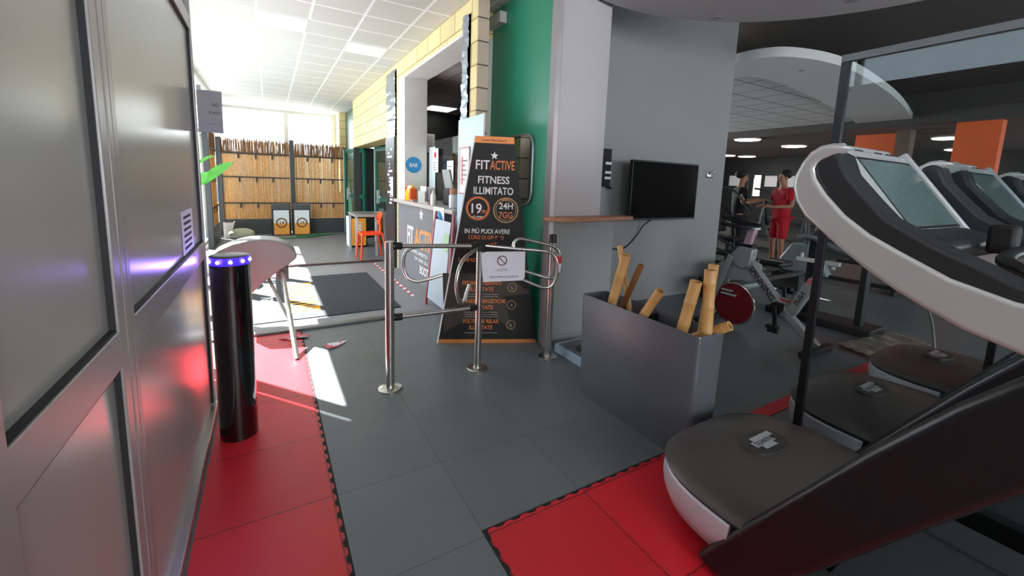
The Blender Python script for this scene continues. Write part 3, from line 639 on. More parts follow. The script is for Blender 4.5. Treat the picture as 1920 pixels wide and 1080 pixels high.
part('dark_star', MB().add([f(x, y, .0008) for x, y in ((.06, .10), (.33, .62), (.04, .62), (.45, .68), (.42, .75), (.52, .66), (.80, .45), (.56, .42), (.66, .10), (.42, .30))], [(0, 1, 2), (0, 9, 1), (1, 9, 7, 5), (7, 6, 5), (9, 8, 7)]), mat('star_shadow_print', '#39332c', .5, 0, 0), t)
part('lettering', text_mb([('www.fitactive.it', .447, 1.726, .032, .20, .004)], b, ux, uz), INK, t)

# ------------------------------------------------------------------ mirror on the green wall
cyM, czM = 3.165, 1.50
def rr(cx, cz, w_, h_, r, n=8):
    P_ = []
    for (sx, sz, a0) in ((1, 1, 0), (-1, 1, 90), (-1, -1, 180), (1, -1, 270)):
        for k in range(n+1):
            a = math.radians(a0+90*k/n); P_.append((cx+sx*(w_/2-r)+r*math.cos(a), cz+sz*(h_/2-r)+r*math.sin(a)))
    return P_
cyM, czM = 3.36, 1.515
t = thing('wall_mirror', 'rounded rectangular mirror with a thin grey frame on the green wall', 'mirror', (2.01, cyM, 1.2))
part('mirror_glass', MB().prism([(2.004, y, z) for y, z in rr(cyM, czM, .48, .62, .11)], (.015, 0, 0)), mat('mirror_silver', '#e8ecea', .02, 1, 0), t)
part('mirror_frame', MB().tube([(2.002, y, z) for y, z in rr(cyM, czM, .49, .63, .115)], .009, 8, closed=True), mat('mirror_frame_grey', '#8b8f8e', .35, .5), t)

# ------------------------------------------------------------------ shelf, television, wall fittings
top = smooth_pts([(1.93, 2.80, 1.10), (1.96, 2.66, 1.10), (2.10, 2.61, 1.10), (2.30, 2.62, 1.10), (2.50, 2.67, 1.10), (2.68, 2.69, 1.10), (2.80, 2.68, 1.10), (2.86, 2.73, 1.10), (2.86, 2.84, 1.10)], 5)
solo('wooden_shelf', MB().prism([*top, (1.95, 2.84, 1.10)], (0, 0, .032)), WOODL, 'reddish wooden shelf with a wavy front edge wrapped round the grey column', 'shelf', bev=.006)
t = thing('television', 'black flat television switched off on the grey wall', 'television', (3.97, 3.3, 1.03))
part('cabinet', MB().box(3.41, 4.52, 3.30, 3.345, 1.03, 1.69), BLK, t, bev=.006)
part('screen', MB().box(3.425, 4.505, 3.296, 3.301, 1.05, 1.675), mat('television_screen', '#08090a', .07, 0, 0), t)
part('wall_bracket', MB().box(3.75, 4.2, 3.345, 3.39, 1.2, 1.55).box(3.9, 4.05, 3.38, 3.55, 1.3, 1.42), BLKM, t)
solo('power_cable', MB().tube(smooth_pts([(3.90, 3.40, 1.04), (3.86, 3.50, .94), (3.82, 3.53, .85), (3.74, 3.54, .76), (3.62, 3.54, .68), (3.5, 3.54, .665), (3.3, 3.54, .72), (3.1, 3.54, .76)], 6), .007, 8), BLKM, 'dark cable hanging below the television on the grey wall', 'cable')
t = thing('wall_intercom', 'narrow black and white fitting peeping out behind the grey column', 'wall fitting', (3.17, 3.53, 1.36))
part('case', MB().box(3.06, 3.285, 3.50, 3.55, 1.39, 1.80), BLKM, t, bev=.004)
for z in (1.66, 1.56, 1.50): part('label_plate', MB().box(3.20, 3.288, 3.496, 3.501, z-.03, z-.002), PAPER, t)
part('lower_hook', MB().tube([(3.26, 3.53, 1.39), (3.30, 3.50, 1.375), (3.30, 3.50, 1.36)], .012, 8), BLKM, t)
t = thing('key_switch', 'small steel key switch on the grey wall right of the television', 'wall fitting', (5.06, 3.55, 1.56))
part('plate', MB().cyl((5.06, 3.55, 1.585), (5.06, 3.535, 1.585), .035), CHROME, t)
part('lever', MB().cyl((5.06, 3.54, 1.585), (5.12, 3.49, 1.64), .012).cyl((5.0, 3.53, 1.56), (5.12, 3.52, 1.555), .01), CHROME, t)

# ------------------------------------------------------------------ planter with bamboo canes
PLT = mat('planter_grey_black', '#60646a', .30, .2, .25, 3.5, .10, 12)
t = thing('planter_box', 'tall narrow dark grey planter trough with scuffed satin front', 'planter', (1.875, 1.65, 0))
x0, x1, y0, y1, zt = 1.775, 1.985, 1.205, 2.09, .685
def rrx(x0, x1, y0, y1, r, z, n=5):
    P_ = []
    for (cx, cy, a0) in ((x1-r, y1-r, 0), (x0+r, y1-r, 90), (x0+r, y0+r, 180), (x1-r, y0+r, 270)):
        for k in range(n+1):
            a = math.radians(a0+90*k/n); P_.append((cx+r*math.cos(a), cy+r*math.sin(a), z))
    return P_
lv = [rrx(x0+.012, x1-.012, y0+.012, y1-.012, .02, 0), rrx(x0+.008, x1-.008, y0+.010, y1-.010, .025, .04), rrx(x0, x1, y0, y1, .025, zt-.01), rrx(x0+.002, x1-.002, y0+.002, y1-.002, .024, zt), rrx(x0+.010, x1-.010, y0+.010, y1-.010, .018, zt), rrx(x0+.012, x1-.012, y0+.012, y1-.012, .018, zt-.02), rrx(x0+.02, x1-.02, y0+.02, y1-.02, .018, .5)]
part('trough', loft(MB(), lv), PLT, t)
part('inner_lip', MB().box(1.79, 1.97, 1.62, 1.64, .5, .66), BLKM, t)
solo('black_gravel', MB().box(1.80, 1.96, 1.23, 2.065, .50, .53), mat('gravel_black', '#141413', .9, 0, .4, 60, 1, 60), 'black gravel filling the grey planter trough', 'gravel', kind='stuff')
canes = [((1.905, 1.75, .53), (1.955, 1.955, 1.015), .018, BAMBOO, 'thin pale bamboo cane, leftmost in the planter, leaning back'),
         ((1.835, 1.905, .53), (1.83, 1.775, .995), .029, BAMBOO, 'thick pale bamboo cane at the left end of the planter'),
         ((1.90, 1.89, .53), (1.90, 1.715, .94), .018, BAMBOOD, 'darker brown bamboo cane left of the planter centre'),
         ((1.83, 1.69, .53), (1.83, 1.505, .84), .026, BAMBOO, 'short bamboo cane in the middle of the planter, leaning right'),
         ((1.832, 1.375, .53), (1.835, 1.295, .94), .029, BAMBOO, 'thick bamboo cane, front one of the right cluster'),
         ((1.88, 1.237, .53), (1.873, 1.25, 1.005), .028, BAMBOO, 'upright bamboo cane, middle one of the right cluster'),
         ((1.935, 1.31, .53), (1.95, 1.285, 1.02), .025, BAMBOO, 'upright bamboo cane, rear and tallest of the right cluster'),
         ((1.915, 1.34, .615), (1.948, 1.165, .735), .024, BAMBOO, 'short bamboo stub lying over the right rim of the planter')]
for a, b, r, m, lab in canes:
    a = Vector(a); b = Vector(b); L = (b-a).length; d = (b-a).normalized()
    t = thing('bamboo_cane', lab, 'bamboo cane', a, 'bamboo canes in the planter')
    P_ = []; R_ = []; nn = random.uniform(.12, .16); k = nn*random.uniform(.3, .8); P_.append(a); R_.append(r)
    while k < L-.02:
        P_ += [a+d*(k-.008), a+d*(k-.002), a+d*(k+.002), a+d*(k+.008)]; R_ += [r, r*1.07, r*1.07, r]; k += nn
    P_.append(b); R_.append(r)
    part('stem', MB().tube(P_, R_, 20, caps=False).tube([b, b-d*.03], [r*.72, r*.72], 20, caps=False).add(*(lambda u, w_: ([b+(u*math.cos(2*PI*i/20)+w_*math.sin(2*PI*i/20))*(r if j else r*.72) for i in range(20) for j in (0, 1)], [(2*i, 2*i+1, (2*i+3) % 40, (2*i+2) % 40) for i in range(20)]))(*(lambda u: (u, d.cross(u)))(d.cross(Vector((1, 0, 0))).normalized()))), m, t)
    part('hollow_end', MB().cyl(b-d*.03, b-d*.028, r*.74), BAMHOLE, t)

# scale on the floor
t = thing('floor_scale', 'low pale blue and black electronic scale between steel post and planter', 'scale', (2.2, 2.42, 0))
part('base', MB().box(2.03, 2.42, 2.13, 2.70, .0, .075), mat('scale_blue_grey', '#a9c4d4', .4), t, bev=.006)
part('platform', MB().box(2.045, 2.40, 2.15, 2.66, .075, .084), mat('scale_dark_top', '#5a5f60', .4), t, bev=.003)
part('display', MB().cyl((2.17, 2.47, .082), (2.17, 2.47, .094), .075), BLK, t)
# ------------------------------------------------------------------ spinning bike
BF = mat('bike_frame_silver', '#9fa19f', .4, .35, .05)
BX = 4.1
def make_bike(label, group=None):
    t = thing('spinning_bike', label, 'exercise bike', (BX, 2.0, 0), group)
    def bar(pts, w_, th, m, nm, bev=.012):
        a, b = [Vector((BX, y, z)) for y, z in pts]; d = (b-a).normalized(); n = d.cross(Vector((1, 0, 0)))
        return part(nm, MB().obox((a+b)/2, d, (1, 0, 0), n, (b-a).length, th, w_), m, t, bev=bev)
    down = bar([(2.42, .80), (1.93, .27)], .085, .07, BF, 'down_tube')
    part('lettering', text_mb([('SPINNING', .345, -.030, .075, .36, .02)], (BX-.037, 2.40, .778), Vector((0, -.49, -.53)), Vector((0, -.53, .49))), INK, down)
    bar([(2.02, .36), (1.66, .06)], .075, .06, BF, 'rear_strut')
    seat = bar([(1.90, .30), (1.765, .60)], .09, .07, BF, 'seat_tube')
    part('lettering', text_mb([('SPIN', .15, -.02, .055, .14, .02)], (BX-.037, 1.89, .32), Vector((0, -.135, .30)), Vector((0, -.30, -.135))*-1*-1), INK, seat)
    bar([(1.775, .58), (1.75, .645)], .07, .06, mat('bike_red_band', '#c86a6e', .4), 'seat_collar', .004)
    bar([(1.755, .62), (1.70, .80)], .05, .04, mat('bike_white', '#d6d6d4', .35, .2), 'seat_post')
    part('seat_slider', MB().box(BX-.02, BX+.02, 1.575, 1.905, .795, .83).cyl((BX, 1.87, .83), (BX, 1.87, .87), .012).cyl((BX, 1.62, .79), (BX, 1.62, .76), .015), mat('bike_white', '#d6d6d4'), t, bev=.004)
    part('frame_web', MB().prism([(BX-.008, 2.06, .43), (BX-.008, 1.86, .42), (BX-.008, 1.93, .27)], (.016, 0, 0)), BF, t)
    part('web_lettering', MB().prism([(BX-.0095, 2.02, .415), (BX-.0095, 1.90, .408), (BX-.0095, 1.91, .395), (BX-.0095, 2.00, .40)], (.001, 0, 0)), REDPL, t)
    part('head_block', MB().prism([(BX-.05, 2.30, .66), (BX-.05, 2.28, .83), (BX-.05, 2.40, .875), (BX-.05, 2.50, .76), (BX-.05, 2.46, .66), (BX-.05, 2.38, .62)], (.1, 0, 0)), BF, t, bev=.012)
    part('head_panel', MB().prism([(BX-.02, 2.40, .70), (BX-.02, 2.66, .50), (BX-.02, 2.30, .50), (BX-.02, 2.2, .54)], (.04, 0, 0)), BF, t, bev=.006)
    for s in (-1, 1): part('fork_blade', MB().obox((BX+s*.055, 2.60, .40), (0, .22, -.68), (1, 0, 0), (0, .68, .22), .72, .025, .06), BF, t, bev=.006)
    part('flywheel', MB().cyl((BX-.018, 2.44, .245), (BX+.018, 2.44, .245), .205, seg=48), mat('flywheel_red', '#7c1a22', .35, .2), t)
    part('flywheel_rim', MB().tube([(BX, 2.44+.207*math.cos(2*PI*k/48), .245+.207*math.sin(2*PI*k/48)) for k in range(48)], .013, 8, closed=True), CHROME, t)
    part('brake_lever', MB().box(BX-.06, BX-.03, 2.40, 2.56, .33, .35).box(BX-.06, BX-.03, 2.44, 2.56, .37, .385), SILVER, t, bev=.004)
    bar([(2.37, .85), (2.33, 1.03)], .075, .05, mat('bike_stem_pink', '#c9a7b2', .4, .2), 'stem')
    part('stem_collar', MB().box(BX-.05, BX+.05, 2.29, 2.42, .845, .875), BLKM, t, bev=.004)
    hb = MB().tube(smooth_pts([(BX-.22, 2.52, 1.07), (BX-.2, 2.40, 1.055), (BX-.14, 2.33, 1.045), (BX, 2.33, 1.04), (BX+.14, 2.33, 1.045), (BX+.2, 2.40, 1.055), (BX+.22, 2.52, 1.07)], 5), .016)
    hb.tube(smooth_pts([(BX-.05, 2.33, 1.05), (BX-.05, 2.5, 1.09), (BX-.045, 2.62, 1.12), (BX, 2.65, 1.13), (BX+.045, 2.62, 1.12), (BX+.05, 2.5, 1.09), (BX+.05, 2.33, 1.05)], 5), .015)
    part('handlebar', hb, BLKM, t)
    part('handlebar_clamp', MB().box(BX-.05, BX+.05, 2.28, 2.42, 1.02, 1.045), SILVER, t, bev=.005)
    part('bottom_bracket', MB().cyl((BX-.07, 2.0, .33), (BX+.07, 2.0, .33), .055), BLK, t)
    for s, dy, dz in ((-1, -.02, -.165), (1, .02, .165)):
        c_ = part('crank', MB().obox((BX+s*.085, 2.0+dy/2, .33+dz/2), (0, dy, dz), (1, 0, 0), (0, dz, -dy), .2, .02, .035), BLK, t, bev=.004)
        part('pedal', MB().box(BX+s*.10-.05*(s < 0), BX+s*.10+.05*(s > 0)+.001, 2.0+dy-.05, 2.0+dy+.05, .33+dz-.02, .33+dz+.01).box(BX+s*.14-.015, BX+s*.14+.015, 2.0+dy-.06, 2.0+dy+.03, .33+dz-.05, .33+dz-.02), BLKM, c_)
    for y in (1.66, 2.68): part('foot_bar', MB().obox((BX, y, .035), (1, 0, 0), (0, 1, 0), (0, 0, 1), .5, .06, .035).cyl((BX-.22, y, 0), (BX-.22, y, .03), .03).cyl((BX+.22, y, 0), (BX+.22, y, .03), .03), BLKM, t, bev=.005)
    part('saddle', MB().sphere((BX, 1.78, .0), 0.001), BLKM, t) if False else None
    return t
make_bike('silver spinning bike with a red flywheel behind the bamboo planter')

# black bikes and machines behind it -------------------------------------------------
MF = mat('machine_frame_grey', '#4c4f50', .45, .3, .1); MD = mat('machine_dark', '#1b1c1e', .5, 0, .1); PAD = mat('machine_pad', '#101113', .5)
LOWB = mat('machine_cover_pale', '#8f9896', .4)
def tb(pts, r, nm, m, t): return part(nm, MB().tube(pts, r, 8), m, t)
def make_cross(label, x, y):     # elliptical / cross trainer type
    t = thing('cross_trainer', label, 'exercise machine', (x, y, 0), 'dark exercise machines in the back gym')
    part('drive_cover', MB().prism([(x-.09, y-.1, .05), (x-.09, y+.6, .05), (x-.09, y+.68, .25), (x-.09, y+.5, .55), (x-.09, y+.15, .55)], (.18, 0, 0)), LOWB, t, bev=.03)
    part('base_frame', MB().box(x-.05, x+.05, y-1.0, y+.7, .03, .09).box(x-.3, x+.3, y-1.0, y-.93, .0, .06).box(x-.3, x+.3, y+.6, y+.67, 0, .06), MD, t, bev=.01)
    tb([(x, y+.3, .5), (x, y+.35, 1.1), (x, y+.28, 1.42)], .035, 'mast', MF, t)
    part('console', MB().obox((x, y+.22, 1.48), (1, 0, 0), (0, .5, .86), (0, -.86, .5), .34, .26, .05), BLK, t, bev=.02)
    for s in (-1, 1):
        a_ = tb(smooth_pts([(x+s*.25, y+.3, .75), (x+s*.27, y+.22, 1.1), (x+s*.27, y+.05, 1.38), (x+s*.26, y-.02, 1.62)], 4), .02, 'swing_arm', MF, t)
        tb([(x+s*.27, y+.05, 1.38), (x+s*.26, y-.02, 1.62)], .026, 'grip', BLKM, a_)
        tb([(x+s*.25, y+.32, .7), (x+s*.22, y-.85, .3)], .025, 'pedal_arm', MF, t)
        part('foot_plate', MB().box(x+s*.2-.08, x+s*.2+.08, y-.6, y-.25, .36, .40), BLKM, t, bev=.01)
    return t
def make_weight(label, x, y):     # weight stack machine
    t = thing('weight_machine', label, 'exercise machine', (x, y, 0), 'dark exercise machines in the back gym')
    for dx in (-.28, .28): part('upright', MB().box(x+dx-.035, x+dx+.035, y-.05, y+.05, 0, 1.75), MF, t, bev=.01)
    part('top_beam', MB().box(x-.32, x+.32, y-.06, y+.06, 1.70, 1.78), MF, t, bev=.01)
    part('weight_stack', MB().box(x-.18, x+.18, y-.06, y+.08, .12, .85), MD, t, bev=.004)
    for dx in (-.1, .1): part('guide_rod', MB().cyl((x+dx, y, .1), (x+dx, y, 1.72), .012, seg=8), CHROME, t)
    part('foot_frame', MB().box(x-.35, x+.35, y-.06, y+.06, 0, .07).box(x-.04, x+.04, y-1.05, y, .02, .09).box(x-.3, x+.3, y-1.1, y-1.03, 0, .07), MF, t, bev=.008)
    part('seat', MB().box(x-.19, x+.19, y-.85, y-.45, .48, .56), PAD, t, bev=.025)
    part('seat_post', MB().box(x-.04, x+.04, y-.68, y-.6, .05, .5), MF, t, bev=.008)
    part('backrest', MB().obox((x, y-.38, .92), (1, 0, 0), (0, .17, .98), (0, -.98, .17), .34, .6, .08), PAD, t, bev=.03)
    for s in (-1, 1):
        a_ = tb(smooth_pts([(x+s*.3, y-.1, 1.45), (x+s*.42, y-.35, 1.40), (x+s*.40, y-.62, 1.15), (x+s*.34, y-.78, 1.05)], 4), .022, 'press_arm', MF, t)
        tb([(x+s*.40, y-.62, 1.15), (x+s*.34, y-.78, 1.05)], .028, 'grip', BLKM, a_)
    return t
def make_rack(label, x, y):
    t = thing('dumbbell_rack', label, 'weight rack', (x, y, 0))
    for dy in (-.8, .8): part('side_frame', MB().prism([(x-.25, y+dy-.03, 0), (x+.25, y+dy-.03, 0), (x+.05, y+dy-.03, 1.0), (x-.03, y+dy-.03, 1.0)], (0, .06, 0)), MF, t, bev=.008)
    for z, dx in ((.3, .14), (.6, .08), (.9, .03)): part('shelf', MB().box(x-dx-.12, x+dx, y-.85, y+.85, z, z+.03), MD, t)
    return t
w1 = make_weight('grey framed weight machine with seat just right of the television wall', 7.3, 5.2)
x1 = make_cross('dark cross trainer beside the grey weight machine, nearest the television wall', 6.5, 4.5)
def cp(src, dx, dy, rz, lab, g='dark exercise machines in the back gym'):
    c = copy_tree(src); c.location.x += dx; c.location.y += dy; c.rotation_euler.z = rz; c['label'] = lab; c['group'] = g; return c
cp(w1, 2.6, .6, .5, 'weight machine between the cross trainers, left of the two people')
cp(w1, 2.9, 2.8, -.3, 'weight machine far back, right behind the television wall edge')
cp(x1, 1.3, -1.3, 0, 'cross trainer in front of the man in red, black with pale cover')
cp(x1, 2.2, 2.7, .2, 'cross trainer standing left of the dark-clothed person')
cp(x1, 5.2, 3.5, .1, 'small far cross trainer below the round ceiling lights')
cp(x1, 5.2, -.1, .1, 'cross trainer right behind the man in red')
cp(w1, 5.2, -2.9, 1.3, 'weight machine right of the man in red, behind the silver treadmill arm')
cp(w1, 2.0, -2.6, 1.7, 'weight machine low behind the white bar of the spinning bike')
make_rack('low dark dumbbell rack against the back of the gym', 13.5, 6.6)
# low bench-like pale covered machine just behind the spinning bike
t = thing('rowing_bench', 'low machine with a pale curved cover and long black rails behind the spinning bike', 'exercise machine', (5.4, 3.1, 0))
part('cover', MB().prism([(5.05, 3.0, .12), (5.05, 3.3, .12), (5.05, 3.33, .42), (5.05, 3.2, .5), (5.05, 3.02, .44)], (.62, 0, 0)), LOWB, t, bev=.05)
for y in (2.98, 3.30): part('rail', MB().box(4.75, 6.6, y-.03, y+.03, .22, .28), MD, t, bev=.008)
part('seat', MB().box(6.0, 6.35, 2.98, 3.30, .36, .44), PAD, t, bev=.03)
for x in (4.85, 6.5): part('leg', MB().box(x-.03, x+.03, 2.95, 3.33, 0, .24), MD, t, bev=.006)
# grey curved handle bar machine (right of the bike)
t = thing('low_exercise_machine', 'black low machine with a curved grey handle behind the white bike bar', 'exercise machine', (5.2, 2.1, 0))
part('handle', MB().tube(smooth_pts([(5.0, 2.35, .92), (5.05, 2.25, .93), (5.1, 2.1, .86), (5.15, 1.95, .80), (5.2, 1.80, .83), (5.2, 1.72, .88)], 6), .028), mat('grey_handle', '#77787a', .4, .2), t)
part('mast', MB().box(5.12, 5.20, 2.2, 2.28, .05, .90).box(5.1, 5.2, 1.72, 1.78, .05, .85), MD, t, bev=.008)
part('base', MB().box(5.0, 5.35, 1.6, 2.6, 0, .08), MD, t, bev=.01)
# orange wall panels, columns in the right background
OW = mat('orange_wall', '#f56a2c', .6, 0, .05)
struct('wall_orange', MB().box(13.8, 14.0, 4.35, 5.36, 0, 2.97), OW)
struct('wall_orange_far', MB().box(12.6, 12.9, 2.5, 3.15, 0, 2.97), OW)
struct('trim_8', MB().box(13.2, 13.5, 4.05, 4.32, 0, 2.97), mat('brown_column', '#6b5646', .6, 0, .2, 5))
struct('window_5_added', (lambda w_: [w_.box(x, x+.06, -3.99, -3.93, .9, 2.5) for x in (15.2, 17.67, 20.14)] and w_)(MB().box(15.2, 20.2, -3.99, -3.93, .9, .96).box(15.2, 20.2, -3.99, -3.93, 2.44, 2.5)), M_MULL)  # unseen window frame, added around the extra gym light
# small far signs; glowing panels stand in for window reflections in far mirrors
WREFL_ = mat('window_reflection', '#e8f0dc', .5, 0, 0, emit='#e8f4d8', es=1.6)
for k, (y, w_, z, h_, m, nm, lab) in enumerate(((12.9, .55, 1.62, .5, PAPER, 'wall_sign', 'small white sign on the black back wall, leftmost of the row'), (11.75, .35, 1.15, 1.0, WREFL_, 'window_reflection', 'narrow bright window reflection low on the black back wall'),
        (11.1, .55, 1.62, .5, PAPER, 'wall_sign', 'small white sign right of the narrow bright window reflection'), (10.35, .6, 1.62, .5, PAPER, 'wall_sign', 'small white sign left of the two people, on the back wall'),
        (8.6, 1.1, 1.62, .5, mat('pale_sign', '#8fa39b', .6), 'wall_sign', 'wide pale green sign directly left of the man in red'), (8.15, .45, 1.15, 1.1, WREFL_, 'window_reflection', 'bright window reflection behind the chest of the man in red'))):
    t = thing(nm, lab, 'sign' if nm == 'wall_sign' else 'window', (20.55, y, z))
    part('panel', MB().box(20.55, 20.58, y-w_/2, y+w_/2, z, z+h_), m, t); part('frame', MB().box(20.57, 20.6, y-w_/2-.04, y+w_/2+.04, z-.04, z+h_+.04), MD, t)

# ------------------------------------------------------------------ people
def skinmesh(name, verts, edges, radii, m, parent, sub=1, root=0):
    me = bpy.data.meshes.new(name); me.from_pydata([Vector(v) for v in verts], edges, []); me.update(); me.materials.append(m)
    o = bpy.data.objects.new(name, me); COL.objects.link(o); o.parent = parent
    s = o.modifiers.new('skin', 'SKIN'); sv = me.skin_vertices[0].data
    for i, r in enumerate(radii):
        rr_ = r if isinstance(r, tuple) else (r, r); sv[i].radius = rr_; sv[i].use_root = (i == root)
    s.use_smooth_shade = True; subsurf(o, sub); ORG[o.name] = Vector((0, 0, 0)); return o
def person(label, loc, rz, hands, top_m, bot_m, long_legs=False, lean=0.):
    t = thing('person', label, 'person', loc); t.rotation_euler.z = rz
    V = []; E_ = []; R_ = []
    def v(p, r, par=None):
        V.append(p); R_.append(r); 
        if par is not None: E_.append((par, len(V)-1))
        return len(V)-1
    pel = v((0, 0, .95), (.125, .085)); waist = v((0, .01, 1.10), (.105, .08), pel); ch = v((0, .02, 1.30), (.165, .12), waist); nb = v((0, .0, 1.46), (.07, .065), ch)
    nk = v((0, .015, 1.53), .052, nb); hd = v((0, .035, 1.62), (.072, .085), nk); tp = v((0, .03, 1.71), (.070, .085), hd); v((0, .02, 1.765), (.045, .05), tp)
    v((0, .135, 1.625), .014, hd)
    for s in (-1, 1):
        sh = v((s*.19, 0, 1.41), .058, ch); el = v((s*.25, -.02, 1.14), .042, sh)
        hx, hy, hz = hands; wr = v((s*hx, hy, hz), .028, el); d = Vector((s*hx*.0-s*.02, .1, .02)).normalized()
        pm = v(tuple(Vector((s*hx, hy, hz))+d*.06), (.036, .018), wr); q = Vector(V[pm])
        for k in range(4):
            b_ = q+Vector((s*(.03-.02*k), .02, 0)); f1 = v(tuple(b_), .009, pm); f2 = v(tuple(b_+Vector((0, .035+.006*(k in (1, 2)), -.01))), .0085, f1); v(tuple(b_+Vector((0, .055+.01*(k in (1, 2)), -.035))), .0075, f2)
        th = v(tuple(q+Vector((-s*.045, -.01, .012))), .010, pm); v(tuple(q+Vector((-s*.055, .03, .01))), .009, th)
        hp = v((s*.095, 0, .86), .092, pel); kn = v((s*.12, .03, .49), .056, hp); an = v((s*.125, -.01, .09), .038, kn); ft = v((s*.14, .08, .045), (.042, .03), an); v((s*.15, .17, .03), (.038, .022), ft)
    skinmesh('body', V, E_, R_, SKIN, t)
    # hair, eyes
    hm = MB().sphere((0, -.012, 1.722), .096, 1, 1.12, .92)
    part_local('hair', hm, HAIR, t)
    for s in (-1, 1): part_local('eye', MB().sphere((s*.032, .112, 1.655), .011, seg=8, rings=6), HAIR, t); part_local('ear', MB().sphere((s*.078, .03, 1.645), .028, .4, .8, 1.1, 8, 6), SKIN, t)
    # shirt and shorts
    sv = [(0, 0, .80), (0, .01, 1.10), (0, .02, 1.30), (0, .0, 1.45)]; sr = [(.18, .15), (.165, .135), (.17, .125), (.085, .08)]; se = [(0, 1), (1, 2), (2, 3)]
    for s in (-1, 1):
        sv += [(s*.19, 0, 1.41), (s*.235, .04, 1.22)]; sr += [.076, .068]; n = len(sv); se += [(2, n-2), (n-2, n-1)]
    skinmesh('shirt', sv, se, sr, top_m, t)
    bv = [(0, 0, 1.04)]; br = [(.165, .135)]; be = []
    for s in (-1, 1):
        bv += [(s*.095, 0, .82), (s*.12, .025, .50)]; br += [.105, .088]; n = len(bv); be += [(0, n-2), (n-2, n-1)]
        if long_legs: bv += [(s*.125, 0, .12)]; br += [.06]; be += [(n-1, n)]
    skinmesh('trousers' if long_legs else 'shorts', bv, be, br, bot_m, t)
    for s in (-1, 1): part_local('shoe', MB().sphere((s*.14, .07, .045), .05, 1, 2.5, .9, 12, 8), BLKM, t)
    return t
def part_local(name, mb, m, t):
    me = bpy.data.meshes.new(name); me.from_pydata(mb.v, [], mb.f); me.update(); finish(me, 60); me.materials.append(m)
    o = bpy.data.objects.new(name, me); COL.objects.link(o); o.parent = t; ORG[o.name] = Vector((0, 0, 0)); return o
person('person in a red shirt and red shorts standing with both hands held out in front', (8.25, 4.20, 0), math.radians(62), (.12, .27, 1.12), REDCL, REDCL)
person('person in dark clothes with arms stretched out, left of the person in red', (8.22, 5.02, 0), math.radians(-130), (.16, .36, 1.22), DKCL, DKCL, True)

# ------------------------------------------------------------------ cardboard, cable on the gym floor
t = thing('cardboard_sheet', 'crumpled pale foil-like sheet lying on the floor beyond the treadmills', 'packaging', (5.1, 1.5, 0))
random.seed(3); g = MB(); nx, ny = 16, 12; vs = []
for i in range(nx+1):
    for j in range(ny+1):
        x = 4.40+.95*i/nx+.10*j/ny; y = 1.30+.32*j/ny-.12*i/nx+.05; vs.append((x, y, .018+.02*random.random()+.01*math.sin(i*1.9)))
g.add(vs, [(i*(ny+1)+j, (i+1)*(ny+1)+j, (i+1)*(ny+1)+j+1, i*(ny+1)+j+1) for i in range(nx) for j in range(ny)])
part('sheet', g, mat('crumpled_foil', '#a39a92', .35, .5, .2, 20), t)
solo('loose_cable', MB().tube(smooth_pts([(5.35, 1.25, .012), (5.2, 1.35, .012), (5.05, 1.25, .012), (5.0, 1.1, .012), (4.9, 1.0, .012), (4.98, .92, .012), (5.08, 1.0, .012), (5.0, 1.12, .03), (5.05, 1.2, .3), (5.0, 1.3, .62)], 6), .010, 8), mat('cable_grey', '#6d6d6a', .5), 'grey cable looping over the floor behind the farthest treadmill hood', 'cable')

# ------------------------------------------------------------------ entrance mat with print, tapes
MATB = mat('mat_pile', '#34373c', .9, 0, .15, 60, .5, 300)
t = thing('entrance_mat', 'large charcoal entrance mat with white and golden print', 'mat', (.4, 5.3, .012))
part('mat_body', MB().box(-.9, 1.2, 4.38, 6.25, .013, .021), MATB, t, bev=.004)
for it in (('24H', .30, -.42, .17, .30, .02), ('7GG', .72, -.42, .17, .28, .02), ('OPEN', .38, -.64, .12, .42, .01)): part('white_lettering', text_mb([it], (.3, 5.9, .0225), (0, -1, 0), (1, 0, 0)), PRINTW, t)
part('golden_lettering', text_mb([('FITACTIVE', .72, -.17, .42, 1.25, .02)], (.3, 5.95, .0225), (0, -1, 0), (1, 0, 0)), mat('golden_print', '#d89a28', .8, 0, 0), t)
t = thing('floor_tape', 'red and white hazard tape strip on the lobby floor in front of the counter', 'tape', (1.5, 5.8, .012))
rp = MB(); wp = MB()
for k in range(26):
    y = 4.75+k*.085; (rp if k % 2 else wp).add([(1.43, y, .0135), (1.47, y+.03, .0135), (1.47, y+.115, .0135), (1.43, y+.085, .0135)], [(0, 1, 2, 3)])
part('red_stripes', rp, REDPL, t); part('white_stripes', wp, PAPER, t)
for nm, pts, lab in (('tape_scrap', [(.34, 3.66), (.37, 3.58), (.44, 3.60), (.50, 3.66), (.45, 3.55), (.36, 3.52)], 'scrap of red and white tape on the grey floor'),
                     ('tape_scrap', [(.02, 3.93), (.08, 3.88), (.16, 3.92), (.24, 3.88), (.27, 3.94), (.12, 3.97)], 'scrap of red and white tape on the red mat')):
    t = thing(nm, lab, 'tape', (pts[0][0], pts[0][1], 0))
    part('red_side', MB().prism([(x, y, .006+.01*(i % 2)) for i, (x, y) in enumerate(pts)], (0, 0, .002)), mat('pale_red_tape', '#d9606e', .5), t)
    part('white_side', MB().prism([(x*1.0+.03, y-.02, .010) for x, y in pts[:4]], (0, 0, .002)), PAPER, t)

